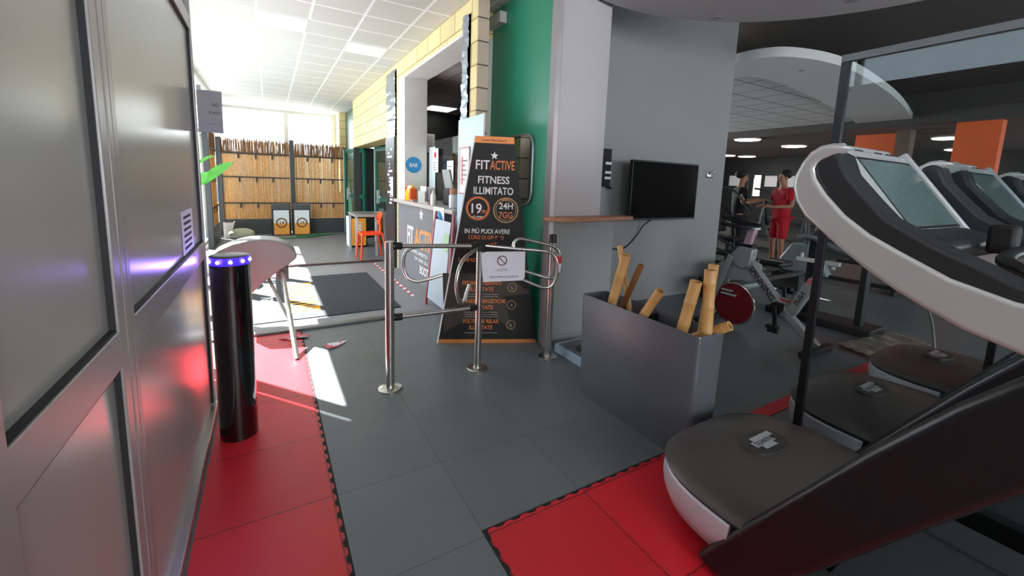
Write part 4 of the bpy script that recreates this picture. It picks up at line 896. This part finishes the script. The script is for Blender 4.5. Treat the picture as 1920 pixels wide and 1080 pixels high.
# ------------------------------------------------------------------ counter, things on it
t = thing('reception_counter', 'grey reception counter with printed front panel and pale worktop in the brick wall opening', 'counter', (1.9, 5.2, .012))
part('front_panel', MB().box(1.69, 1.75, 3.99, 6.34, .012, 1.05), mat('counter_front', '#85878d', .22, .1, .15, 1.2), t, bev=.004)
part('counter_body', MB().box(1.76, 2.35, 3.99, 6.02, .012, 1.05), M_BLACKW, t)
part('worktop', MB().box(1.62, 2.40, 3.995, 6.01, 1.05, 1.095).box(1.64, 1.695, 6.01, 6.42, 1.05, 1.095), mat('worktop_pale', '#b9b4b0', .3, 0, .2, 8), t, bev=.004)
O_ = Vector((1.69, 6.3, 0)); ux, uz = Vector((0, -1, 0)), Vector((0, 0, 1)); f = pln(O_, ux, uz)
part('white_star', star2(MB(), f, 1.08, .945, .085, .002), PRINTW, t)
for it in (('FIT', .60, .50, .36, .28, .02), ('SEMPRE APERTO', .95, .40, .07, .75, .005), ('24 ORE SU 24', 1.15, .32, .06, .7, .005), ('BOOT', 1.2, .17, .15, .34, .02)):
    part('white_lettering', text_mb([it], O_+Vector((-.001, 0, 0)), ux, uz), PRINTW, t)
part('orange_lettering', text_mb([('ACTIVE', 1.26, .50, .36, .92, .02)], O_+Vector((-.001, 0, 0)), ux, uz), ORANGE, t)
def sheet_x(nm, lab, cat, x, y0, y1, z0, z1, m=PAPER, lines=None, th=.003, extra=None, group=None):
    """flat board facing -x"""
    t = thing(nm, lab, cat, (x, (y0+y1)/2, z0), group)
    part('sheet', MB().box(x, x+th, y0, y1, z0, z1), m, t)
    if lines:
        l = MB(); f = pln((x, y1, z0), (0, -1, 0), (0, 0, 1)); W_ = y1-y0; H_ = z1-z0
        for a in lines: quad2(l, f, W_*.15, W_*(.55+.3*((a*7) % 1)), H_*a, H_*a+.012, .0015)
        part('print_lines', l, GREYINK, t)
    if extra: extra(t, x, y0, y1, z0, z1)
    return t
def circ(t, x, y0, y1, z0, z1):
    W_ = y1-y0; part('blue_disc', MB().cyl((x-.001, (y0+y1)/2, z1-.19), (x-.003, (y0+y1)/2, z1-.19), .15, seg=32), mat('poster_blue', '#2f8fc8', .5, 0, .3, 18), t)
sheet_x('hanging_poster', 'white poster with a blue circle hanging from the counter edge', 'poster', 1.615, 4.22, 4.55, .70, 1.10, mat('pale_blue_paper', '#e4eef6', .6, 0, 0), [.1, .2, .3], extra=circ)
t = thing('blue_wall_sticker', 'round blue sticker with white writing on the beige pier left of the counter opening', 'sticker', (1.85, 6.01, 1.5))
part('disc', MB().cyl((1.83, 6.018, 1.60), (1.83, 6.014, 1.60), .115, seg=32), mat('poster_blue', '#2f8fc8'), t)
part('lettering', text_mb([('BAR', .0, -.03, .08, .12, .01)], (1.83, 6.0135, 1.60), (1, 0, 0), (0, 0, 1)), PRINTW, t)
# yellow bag, printer, bottle, jar, papers on the counter
t = thing('snack_bag', 'yellow and orange shiny bag standing at the far left end of the counter', 'bag', (1.74, 5.85, 1.095))
part('bag_body', loft(MB(), [[(1.74+.055*sx, 5.85+.085*sy, 1.095) for sx, sy in ((-1, -1), (1, -1), (1, 1), (-1, 1))], [(1.74+.06*sx, 5.85+.09*sy, 1.2) for sx, sy in ((-1, -1), (1, -1), (1, 1), (-1, 1))], [(1.74+.012*sx, 5.85+.095*sy, 1.31) for sx, sy in ((-1, -1), (1, -1), (1, 1), (-1, 1))]]), mat('bag_yellow', '#f2b010', .25, 0, .1, 15), t, bev=.008)
part('orange_flap', MB().box(1.69, 1.79, 5.95, 5.985, 1.10, 1.28).box(1.69, 1.79, 5.72, 5.755, 1.10, 1.27), mat('bag_orange', '#f0602a', .3), t, bev=.006)
t = thing('card_terminal_box', 'small grey wire basket with leaflets standing in the middle of the counter', 'box', (1.76, 5.25, 1.095))
part('basket', MB().box(1.70, 1.84, 5.12, 5.40, 1.095, 1.13).box(1.70, 1.71, 5.12, 5.40, 1.13, 1.25).box(1.83, 1.84, 5.12, 5.40, 1.13, 1.30), mat('clear_plastic_grey', '#b3b5b3', .25), t, bev=.003)
part('leaflets', MB().box(1.725, 1.735, 5.15, 5.37, 1.13, 1.31).box(1.76, 1.77, 5.16, 5.33, 1.13, 1.29), PAPER, t)
t = thing('sanitizer_bottle', 'white pump bottle on the counter in front of the tall black box', 'bottle', (1.72, 4.86, 1.095))
part('bottle', MB().lathe([(.032, 0), (.034, .01), (.034, .10), (.028, .13), (.013, .145)], (1.72, 4.86, 1.095)), PRINTW, t)
part('pump', MB().lathe([(.014, .145), (.014, .165), (.006, .167), (.006, .19)], (1.72, 4.86, 1.095)).box(1.69, 1.73, 4.855, 4.865, 1.28, 1.29), WHITE, t)
t = thing('till_display', 'black counter-top till with a grey tilted screen', 'till', (1.95, 4.85, 1.095))
part('body', MB().box(1.87, 2.02, 4.74, 4.92, 1.095, 1.30), BLK, t, bev=.005); part('screen', MB().obox((1.90, 4.84, 1.40), (0, 1, 0), (-.2, 0, .97), (.97, 0, .2), .24, .26, .03), mat('till_grey', '#9fa6a6', .3), t, bev=.008)
t = thing('glass_jar', 'glass jar with orange brown lid at the near end of the counter', 'jar', (1.74, 4.24, 1.095))
part('jar_body', MB().lathe([(.05, 0), (.06, .01), (.06, .14), (.045, .16)], (1.74, 4.24, 1.095)), mat('jar_pale', '#c6cdd2', .12, 0, .1), t); part('lid', MB().lathe([(.055, .16), (.055, .21), (.01, .215)], (1.74, 4.24, 1.095)), WOODL, t)
for y, lab, c in ((5.62, 'small reddish leaflet stack on the counter beside the yellow bag', '#b08a84'), (5.0, 'flat pinkish leaflet lying on the worktop by the pump bottle', '#b89a94')):
    solo('leaflet_stack', MB().box(1.68, 1.80, y-.06, y+.06, 1.095, 1.12), mat('leaf'+c, c, .6), lab, 'leaflets')
# plexiglass sheets with notices behind the counter
sheet_x('paper_notice', 'white notice with a red symbol on the left edge of the counter opening', 'notice', 2.03, 5.55, 5.78, 1.50, 1.83, PAPER, [.1, .2, .3, .4], extra=lambda t, x, y0, y1, z0, z1: part('red_symbol', MB().cyl((x-.001, (y0+y1)/2, z1-.09), (x-.003, (y0+y1)/2, z1-.09), .04), REDPL, t))
sheet_x('plexiglass_strip', 'narrow pale acrylic strip standing at the left edge of the opening', 'acrylic screen', 2.05, 5.72, 5.98, 1.10, 1.86, mat('acrylic_pale', '#cfe0e2', .2, 0, 0))
sheet_x('paper_notice', 'white notice in the middle of the counter opening, above the till', 'notice', 2.05, 5.05, 5.27, 1.38, 1.65, PAPER, [.2, .35, .5, .7])
sheet_x('paper_notice', 'upper white notice at the right side of the counter opening', 'notice', 2.03, 4.22, 4.42, 1.52, 1.83, PAPER, [.1, .2, .3])
sheet_x('paper_notice', 'lower white notice with a small black mark, right side of the opening', 'notice', 2.02, 4.16, 4.32, 1.24, 1.48, PAPER, [.2, .4, .8])
# pale blue board swung out at the near end, with red bordered poster
t = thing('pale_blue_board', 'large pale blue panel standing upright between counter opening and totem', 'panel', (1.66, 3.68, .012))
part('panel', MB().box(1.655, 1.664, 3.40, 3.955, .012, 1.99), mat('acrylic_blue', '#b9d6e6', .25, 0, .05, 2), t)
part('panel_edge', MB().box(1.652, 1.667, 3.39, 3.40, .012, 1.995), PRINTW, t)
def redb(t, x, y0, y1, z0, z1):
    b_ = MB(); f = pln((x, y1, z0), (0, -1, 0), (0, 0, 1)); W_ = y1-y0; H_ = z1-z0
    for q in ((0, W_, 0, .012), (0, W_, H_-.012, H_), (0, .012, 0, H_), (W_-.012, W_, 0, H_), (.05, .09, H_*.2, H_*.8)): quad2(b_, f, *q, .002)
    part('red_border', b_, mat('pale_red_print', '#d68a84', .6, 0, 0), t)
sheet_x('red_bordered_poster', 'white poster with pale red border stuck on the pale blue panel', 'poster', 1.648, 3.66, 3.90, 1.27, 1.72, PAPER, [.3, .4, .5, .6, .7], extra=redb)
# A-frame easel with red rails
solo('acrylic_screen', MB().box(2.062, 2.068, 4.02, 5.98, 1.095, 1.95), G_WIN, 'clear acrylic screen standing on the counter behind the notices', 'acrylic screen')
EO = len(COL.objects)
t = thing('easel_sign', 'pavement easel sign with reddish side rails leaning open beside the counter', 'easel sign', (1.60, 4.2, .012))
Rr = mat('easel_red', '#a8545c', .45, 0, .2, 10)
topp = Vector((1.66, 4.20, 1.05))
for nm, (x, y), x2 in (('front_rail', (1.48, 4.40), 0), ('front_rail', (1.50, 3.82), 0)):
    part('front_rail', MB().obox((Vector((x, y, .012))+Vector((1.575, y-.05 if y > 4 else y+.02, 1.06)))/2, (Vector((1.575, y-.05 if y > 4 else y+.02, 1.06))-Vector((x, y, .012))), (0, 1, 0), (1, 0, -.1), 1.06, .035, .02), Rr, t)
for (x, y) in ((1.66, 4.38), (1.66, 4.0)): part('back_leg', MB().cyl((x-.02, y, .012), (1.585, y-.03, 1.0), .010), DARKSTEEL, t)
part('cross_brace', MB().cyl((1.50, 4.38, .25), (1.63, 4.37, .25), .009), BLKM, t)
part('sign_board', MB().add([(1.482, 4.36, .10), (1.482, 3.86, .10), (1.56, 3.88, .98), (1.56, 4.32, .98)], [(0, 1, 2, 3)]), mat('easel_board', '#b8c6d2', .4, 0, .1, 4), t)
part('green_note', MB().add([(1.528, 4.02, .68), (1.528, 3.88, .68), (1.544, 3.88, .86), (1.544, 4.02, .86)], [(0, 1, 2, 3)]), mat('note_green', '#a8cfa0', .6), t)
# foil wrapped strips and black poster column
def foil(nm, x, y0, y1, z0, z1, lab, base='#aeb6c0'):
    random.seed(int(y0*100)); g = MB(); n = 40; vs = []; 
    for i in range(n+1):
        z = z0+(z1-z0)*i/n
        for j in range(5): vs.append((x-.012-.02*random.random(), y0+(y1-y0)*j/4+.012*random.random(), z))
    g.add(vs, [(i*5+j, i*5+j+1, (i+1)*5+j+1, (i+1)*5+j) for i in range(n) for j in range(4)])
    b = len(g.v); g.add([(x, y0, z0), (x, y1, z0), (x, y1, z1), (x, y0, z1)], [(0, 1, 2, 3)])
    return solo(nm, g, mat('crumpled_silver', base, .28, .85, .2, 8), lab, 'foil strip')
foil('foil_strip', 1.70, 6.44, 6.98, 2.02, 3.0, 'crumpled silver foil strip on the brick wall left of the counter opening')
foil('foil_strip', 1.70, 3.80, 3.95, 1.99, 2.95, 'crumpled silver foil strip at the near end of the counter opening')
t = thing('poster_column', 'black narrow poster panel with white scrawl below the left foil strip', 'poster', (1.68, 6.7, .012))
part('board', MB().box(1.66, 1.70, 6.44, 6.98, .012, 2.02), mat('poster_black', '#191b22', .4, 0, .2, 6), t)
f = pln((1.66, 6.98, 0), (0, -1, 0), (0, 0, 1)); q = MB(); random.seed(5)
for k in range(16): quad2(q, f, .12+.2*random.random(), .2+.25*random.random(), 1.0+k*.055, 1.0+k*.055+.03, .002)
quad2(q, f, .30, .46, 1.12, 1.42, .002)
part('white_print', q, PAPER, t)
# bar behind: posters, vent, light
for x, lab in ((2.62, 'left white sheet on the black wall of the bar'), (3.18, 'right white sheet on the black wall of the bar')):
    t = thing('wall_sheet', lab, 'poster', (x, 9.29, 2.0), 'white sheets on the bar wall')
    part('sheet', MB().box(x-.13, x+.13, 9.285, 9.295, 2.0, 2.42), mat('sheet_grey_white', '#d2d0d2', .6), t); q = MB(); f = pln((x-.13, 9.285, 2.0), (1, 0, 0), (0, 0, 1))
    for k in range(7): quad2(q, f, .04, .21, .05+k*.05, .06+k*.05, .002)
    part('print_lines', q, GREYINK, t)
t = thing('ceiling_light', 'bright light panel in the bar ceiling seen through the opening', 'ceiling light', (3.2, 8.75, 2.9))
part('frame', MB().box(2.92, 3.52, 8.42, 9.02, 2.893, 2.9), WHITE, t); part('diffuser', MB().box(2.95, 3.49, 8.45, 8.99, 2.885, 2.893), mat('bar_lamp', '#ffffff', .5, 0, 0, emit='#fffdf6', es=5), t)
t = thing('air_conditioner', 'white ceiling air vent unit with a dark grille in the bar', 'air conditioner', (2.55, 8.6, 2.75))
part('case', MB().box(2.25, 2.80, 8.3, 8.9, 2.74, 2.9), WHITE, t, bev=.008); part('grille', MB().box(2.30, 2.75, 8.292, 8.302, 2.77, 2.87), MD, t)
t = thing('clothes_hook_rack', 'grey and red things hanging at the left edge of the bar wall', 'hanging decoration', (2.42, 9.27, 1.98))
part('grey_cloth', MB().prism([(2.36, 9.26, 2.45), (2.50, 9.26, 2.50), (2.52, 9.26, 2.62), (2.46, 9.26, 2.68), (2.38, 9.26, 2.62)], (0, .03, 0)), mat('grey_cloth', '#6c7074', .8), t, bev=.01)
part('red_ribbon', MB().tube([(2.34, 9.27, 2.10), (2.40, 9.26, 2.18), (2.48, 9.27, 2.12), (2.42, 9.26, 2.05)], .03, 8, closed=True), REDPL, t)
t = thing('wall_frame', 'dark outlined picture frame on the grey bar panel below the white sheets', 'picture frame', (2.45, 9.2, 1.7))
part('frame', MB().box(2.25, 2.72, 9.19, 9.215, 1.66, 1.88), MD, t); part('picture', MB().box(2.28, 2.69, 9.185, 9.195, 1.69, 1.85), mat('frame_picture', '#8c837c', .5, 0, .4, 14), t)

# ------------------------------------------------------------------ lobby: fence, bins, table, chair, doors, plant
REED = mat('reed', '#cf9c5e', .7, 0, .6, 22); REEDD = mat('reed_top_fringe', '#7b5b42', .8, 0, .4, 20); POSTM = mat('charcoal_post', '#3f4143', .6)
def reed_panel(nm, lab, a, b, seed, holes=True):
    random.seed(seed); a = Vector(a); b = Vector(b); d = (b-a); L = d.length; d.normalize(); n = Vector((d.y, -d.x, 0))
    t = thing(nm, lab, 'fence', ((a+b)/2), 'reed fence panels at the end of the lobby')
    g = MB(); x = 0
    while x < L:
        w_ = random.uniform(.006, .011); p = a+d*x+n*random.uniform(-.004, .004)
        z0 = .36; z1 = 2.10+random.uniform(-.03, .04); lean = random.uniform(-.012, .012)
        if holes and random.random() < .10 and .2 < x < L-.1: x += w_*random.uniform(.6, 1.4)
        g.tube([p+Vector((0, 0, z0)), p+d*lean+Vector((0, 0, (z0+z1)/2)), p+d*lean*.4+Vector((0, 0, z1))], w_/1.6, 5, caps=False); x += w_*1.02
    part('reed_mat', g, REED, t)
    fr_ = MB(); x = 0
    while x < L:
        p = a+d*x+n*random.uniform(.006, .016); g2 = random.uniform(-.03, .03)
        fr_.tube([p+Vector((0, 0, 1.82)), p+d*g2+Vector((0, 0, 2.12+random.uniform(-.04, .05)))], random.uniform(.004, .008), 4, caps=False); x += random.uniform(.008, .02)
    part('reed_fringe', fr_, REEDD, t)
    for z in (.72, 1.30, 1.82):
        part('cross_rail', MB().obox((a+b)/2+n*.022+Vector((0, 0, z)), d, n, (0, 0, 1), L, .02, .028), MD, t)
    for z in (.72, 1.30, 1.82):
        for k in range(3): part('wire_tie', MB().obox(a+d*(L*(.24+.25*k))+n*.03+Vector((0, 0, z-.06)), d, n, (0, 0, 1), .03, .012, .10), MD, t)
    part('base_board', MB().obox((a+b)/2+Vector((0, 0, .170)), d, n, (0, 0, 1), L, .06, .365), mat('base_board_dark', '#3b3f40', .55, 0, .1), t, bev=.004)
    return t
reed_panel('reed_fence', 'left half of the reed fence, golden reeds between charcoal posts', (-.86, 11.2, .012), (.44, 11.2, .012), 1)
reed_panel('reed_fence', 'right half of the reed fence, between middle post and green glass door', (.56, 11.2, .012), (1.66, 11.2, .012), 2)
reed_panel('reed_fence', 'narrow reed panel along the left windows, beside the partition edge', (-.93, 9.3, .012), (-.93, 10.6, .012), 3, False)
for (x, y, h_, lab) in ((-.91, 11.2, 2.16, 'charcoal fence post at the left end of the reed fence'), (.50, 11.2, 2.19, 'charcoal fence post in the middle of the reed fence'), (1.68, 11.2, 2.1, 'charcoal fence post at the right end of the reed fence'), (-.93, 9.2, 2.2, 'charcoal fence post nearest the partition edge on the left')):
    solo('fence_post', MB().box(x-.045, x+.045, y-.06, y+.06, .012, h_), POSTM, lab, 'post', bev=.004)
for k, (x, lab) in enumerate(((.225, 'left one of two black bins with an orange and white poster'), (.645, 'right one of two black bins with an orange and white poster'))):
    t = thing('waste_bin', lab, 'bin', (x, 11.0, .012), 'black bins before the reed fence')
    part('bin_body', MB().box(x-.185, x+.185, 10.86, 11.12, .012, .60), BLK, t, bev=.01); part('lid', MB().box(x-.19, x+.19, 10.85, 11.13, .60, .73), mat('bin_lid', '#45474a', .5), t, bev=.012)
    f = pln((x-.15, 10.86, .03), (1, 0, 0), (0, 0, 1)); q = MB(); quad2(q, f, 0, .31, 0, .26, .002); part('poster_lower', q, mat('poster_orange', '#eaa040', .6, 0, .1, 20), t)
    q = MB(); quad2(q, f, 0, .31, .26, .56, .002); part('poster_upper', q, mat('poster_white_blue', '#e2eaee', .6, 0, 0), t)
    q = MB(); ring2(q, f, .155, .27, .085, .115, .004); text_mb([('24', .155, .24, .10, .10, .01)], f(0, 0, .004), (1, 0, 0), (0, 0, 1), q); part('ring_print', q, mat('brown_print', '#6a4024', .6, 0, 0), t)
# orange display cabinet and steel table with orange chair
t = thing('display_cabinet', 'black framed cabinet with an orange front and vertical writing under the steel table', 'cabinet', (1.52, 8.72, .012))
part('cabinet_body', MB().box(1.36, 1.68, 8.62, 8.95, .012, .64), BLK, t, bev=.006); part('side_panel', MB().box(1.335, 1.36, 8.63, 8.95, .03, .62), PAPER, t)
f = pln((1.385, 8.62, .05), (1, 0, 0), (0, 0, 1)); q = MB(); quad2(q, f, 0, .27, 0, .54, .002); part('orange_front', q, mat('front_orange', '#f0a23a', .5, 0, .1), t)
part('lettering', text_mb([('SMART', .34, -.02, .13, .30, .02)], f(.17, .0, .004)+Vector((.0, 0, 0)), (0, 0, 1), (-1, 0, 0)), PRINTW, t); part('lettering', text_mb([('GO', .11, -.02, .12, .12, .02)], f(.17, .0, .004), (0, 0, 1), (-1, 0, 0)), INK, t)
t = thing('steel_table', 'square steel table with a thick grey top and slim legs beside the orange chair', 'table', (1.5, 7.9, .012))
part('table_top', MB().box(1.27, 1.98, 7.55, 8.3, .71, .755), mat('table_top_grey', '#a9a9a4', .3, .5), t, bev=.006)
for x, y in ((1.30, 7.6), (1.64, 7.6), (1.30, 8.25), (1.94, 8.25)): part('leg', MB().box(x-.018, x+.018, y-.018, y+.018, .012, .71), SILVER, t)
t = thing('plastic_chair', 'bright orange plastic chair with a pierced backrest at the steel table', 'chair', (1.52, 7.32, .012))
part('seat', MB().box(1.30, 1.66, 7.12, 7.50, .44, .475), ORPL, t, bev=.012)
for x, y, dx, dy in ((1.31, 7.14, -.03, -.05), (1.31, 7.48, -.03, .04), (1.64, 7.14, .07, -.05), (1.64, 7.48, .07, .04)): part('leg', MB().cyl((x, y, .455), (x+dx, y+dy, .012), .018, .014), ORPL, t)
bkp = [(1.60, 7.24), (1.60, 7.38)]
part('backrest', loft(MB(), [[(1.615, 7.24, .46), (1.65, 7.24, .46), (1.65, 7.38, .46), (1.615, 7.38, .46)], [(1.625, 7.27, .58), (1.65, 7.27, .58), (1.65, 7.35, .58), (1.625, 7.35, .58)], [(1.60, 7.17, .68), (1.63, 7.17, .70), (1.63, 7.45, .70), (1.60, 7.45, .68)], [(1.62, 7.15, .76), (1.645, 7.15, .77), (1.645, 7.47, .77), (1.62, 7.47, .76)], [(1.64, 7.19, .82), (1.66, 7.19, .82), (1.66, 7.43, .82), (1.64, 7.43, .82)]]), ORPL, t, bev=.01)
h_ = MB()
for k in range(3):
    for j in range(2): h_.sphere((1.597, 7.24+.07*k, .70+.045*j), .014, .5, 1, 1, 10, 6)
part('backrest_holes', h_, mat('hole_red', '#a01810', .6), t)
# green glass door leaves
for (a, b, lab) in (((1.62, 10.9), (1.90, 9.9), 'green framed glass door leaf standing open at the right end of the reed fence'), ((2.0, 9.3), (2.2, 8.45), 'second green framed glass door leaf behind the steel table')):
    a = Vector((*a, 0)); b = Vector((*b, 0)); d = (b-a).normalized(); n = Vector((d.y, -d.x, 0)); L = (b-a).length
    t = thing('glass_door', lab, 'door', a)
    fr_ = MB(); up_ = Vector((0, 0, 1))
    for s in (.04, L-.04): fr_.obox(a+d*s+up_*1.03, d, n, up_, .08, .05, 2.02)
    for z in (.10, .95, 2.0): fr_.obox(a+d*L/2+up_*z, d, n, up_, L, .05, .09)
    part('door_frame', fr_, mat('door_green', '#0f5a48', .35), t)
    part('glass_pane', MB().obox(a+d*L/2+up_*1.03, d, n, up_, L-.1, .008, 1.9), G_DOOR, t)
    part('pull_handle', MB().obox(a+d*(L*.25)+n*.05+up_*1.0, d, n, up_, .03, .05, .28).obox(a+d*(L*.25)+n*.03+up_*1.0, d, n, up_, .14, .04, .03), SILVER, t)
    part('edge_strip', MB().obox(a+d*.0+up_*1.03, d, n, up_, .012, .06, 2.0), PAPER, t)
# plant in white pot, stone, orange lamp and white sign near the left window
LEAF = mat('leaf_green', '#4c9a34', .45, 0, .25, 10)
t = thing('potted_plant', 'plant with large bright green leaves in a white pot by the left windows', 'plant', (-.80, 7.0, .012))
part('pot', MB().lathe([(.10, 0), (.13, .26), (.14, .28), (.12, .28), (.11, .24)], (-.80, 7.0, .012)), PRINTW, t)
def leaf(base, tip, w_, droop, nm='leaf'):
    base = Vector(base); tip = Vector(tip); d = tip-base; sd_ = d.cross(Vector((.3, -1, .3))).normalized(); vs = []; n = 10
    for i in range(n+1):
        s = i/n; p = base+d*s+Vector((0, 0, droop*math.sin(PI*s))); ww = w_*math.sin(PI*min(1, s*1.02))**.7
        vs += [p-sd_*ww, p+Vector((0, 0, -.012)), p+sd_*ww]
    part(nm, MB().add(vs, [(3*i+j, 3*i+j+1, 3*i+j+4, 3*i+j+3) for i in range(n) for j in range(2)]), LEAF, t)
for tipp, bs, w_ in (((-.40, 7.0, 1.55), (-.82, 7.0, 1.20), .06), ((-.62, 7.0, 1.62), (-.85, 7.0, 1.45), .02), ((-.68, 6.9, 1.40), (-.9, 7.0, 1.12), .06), ((-1.0, 6.8, 1.6), (-.85, 7.0, 1.2), .06), ((-.9, 7.3, 1.75), (-.83, 7.0, 1.3), .06)):
    part('stem', MB().tube([(-.80, 7.0, .25), ((-.80+bs[0])/2, 7.0, .8), bs], .009, 6), LEAF, t); leaf(bs, tipp, w_, .03)
t = thing('planter_stone', 'pale rounded stone on the floor at the foot of the reed fence', 'stone', (-.52, 10.5, .012))
part('stone', MB().sphere((-.52, 10.45, .13), .12, 2.0, 1.2, .95), mat('stone_pale', '#b8bba4', .7, 0, .1, 8), t); part('base_pebble', MB().sphere((-.30, 10.35, .05), .045), mat('stone_pale', '#b8bba4'), t)
t = thing('white_flower_box', 'white angular planter box by the left post of the reed fence', 'planter', (-.78, 10.8, .012))
part('box', MB().prism([(-.86, 10.68, .012), (-.74, 10.68, .012), (-.66, 10.68, .34), (-.86, 10.68, .34)], (0, .3, 0)), PRINTW, t); part('soil', MB().box(-.85, -.69, 10.70, 10.96, .33, .345), MD, t)
t = thing('orange_lamp', 'small dark lantern with glowing orange light next to the partition edge', 'lamp', (-.72, 6.0, .012))
part('lantern_case', MB().box(-.755, -.70, 5.97, 6.03, .90, 1.19).box(-.735, -.72, 5.99, 6.01, .012, .9), mat('lantern_brown', '#4a2a1c', .5), t)
for z in (.97, 1.08): part('glow', MB().sphere((-.70, 5.965, z+.01), .024, 1, .6, 1), mat('lantern_glow', '#ff9a30', .5, 0, 0, emit='#ff8a20', es=9), t)
t = thing('blue_sticker_panel', 'white narrow board with a bright blue patch left of the reed fence', 'board', (-.96, 10.85, .012))
part('board', MB().box(-.985, -.93, 10.75, 10.80, .012, 2.1), PRINTW, t); part('blue_patch', MB().box(-.99, -.925, 10.743, 10.75, .78, 1.15), mat('bright_blue', '#12a6e0', .5), t)
solo('garden_hose', MB().tube(smooth_pts([(-.1, 10.4, .03), (.2, 10.25, .03), (.7, 10.3, .03), (1.1, 10.6, .03), (1.3, 10.75, .03), (1.0, 10.7, .03), (.5, 10.55, .03)], 6), .016, 8), mat('hose_green', '#3f7a4a', .5), 'green hose lying on the lobby floor before the two bins', 'hose')
# card and leaflet at the partition edge
t = thing('hanging_card', 'grey paper card sticking out from the end of the metal partition at head height', 'notice', (-.27, 2.89, 1.63))
part('card', MB().box(-.318, -.205, 2.886, 2.889, 1.615, 1.84), mat('card_grey', '#8f8b92', .6, 0, .04), t)
part('lettering', text_mb([('NO', .075, .14, .03, .03, 0), ('FUMO', .07, .10, .022, .05, 0), ('__________', .06, .05, .02, .08, 0)], (-.31, 2.886, 1.615), (1, 0, 0), (0, 0, 1)), INK, t)
sheet_x_t = thing('wall_leaflet', 'white printed leaflet stuck on the metal partition near its far edge', 'notice', (-.335, 2.45, 1.03))
part('sheet', MB().box(-.3365, -.335, 2.30, 2.60, 1.025, 1.22), PAPER, sheet_x_t)
q = MB(); f = pln((-.335, 2.30, 1.025), (0, 1, 0), (0, 0, 1))
for k in range(6): quad2(q, f, .04, .24, .02+.028*k, .032+.028*k, .001)
part('print_lines', q, INK, sheet_x_t)
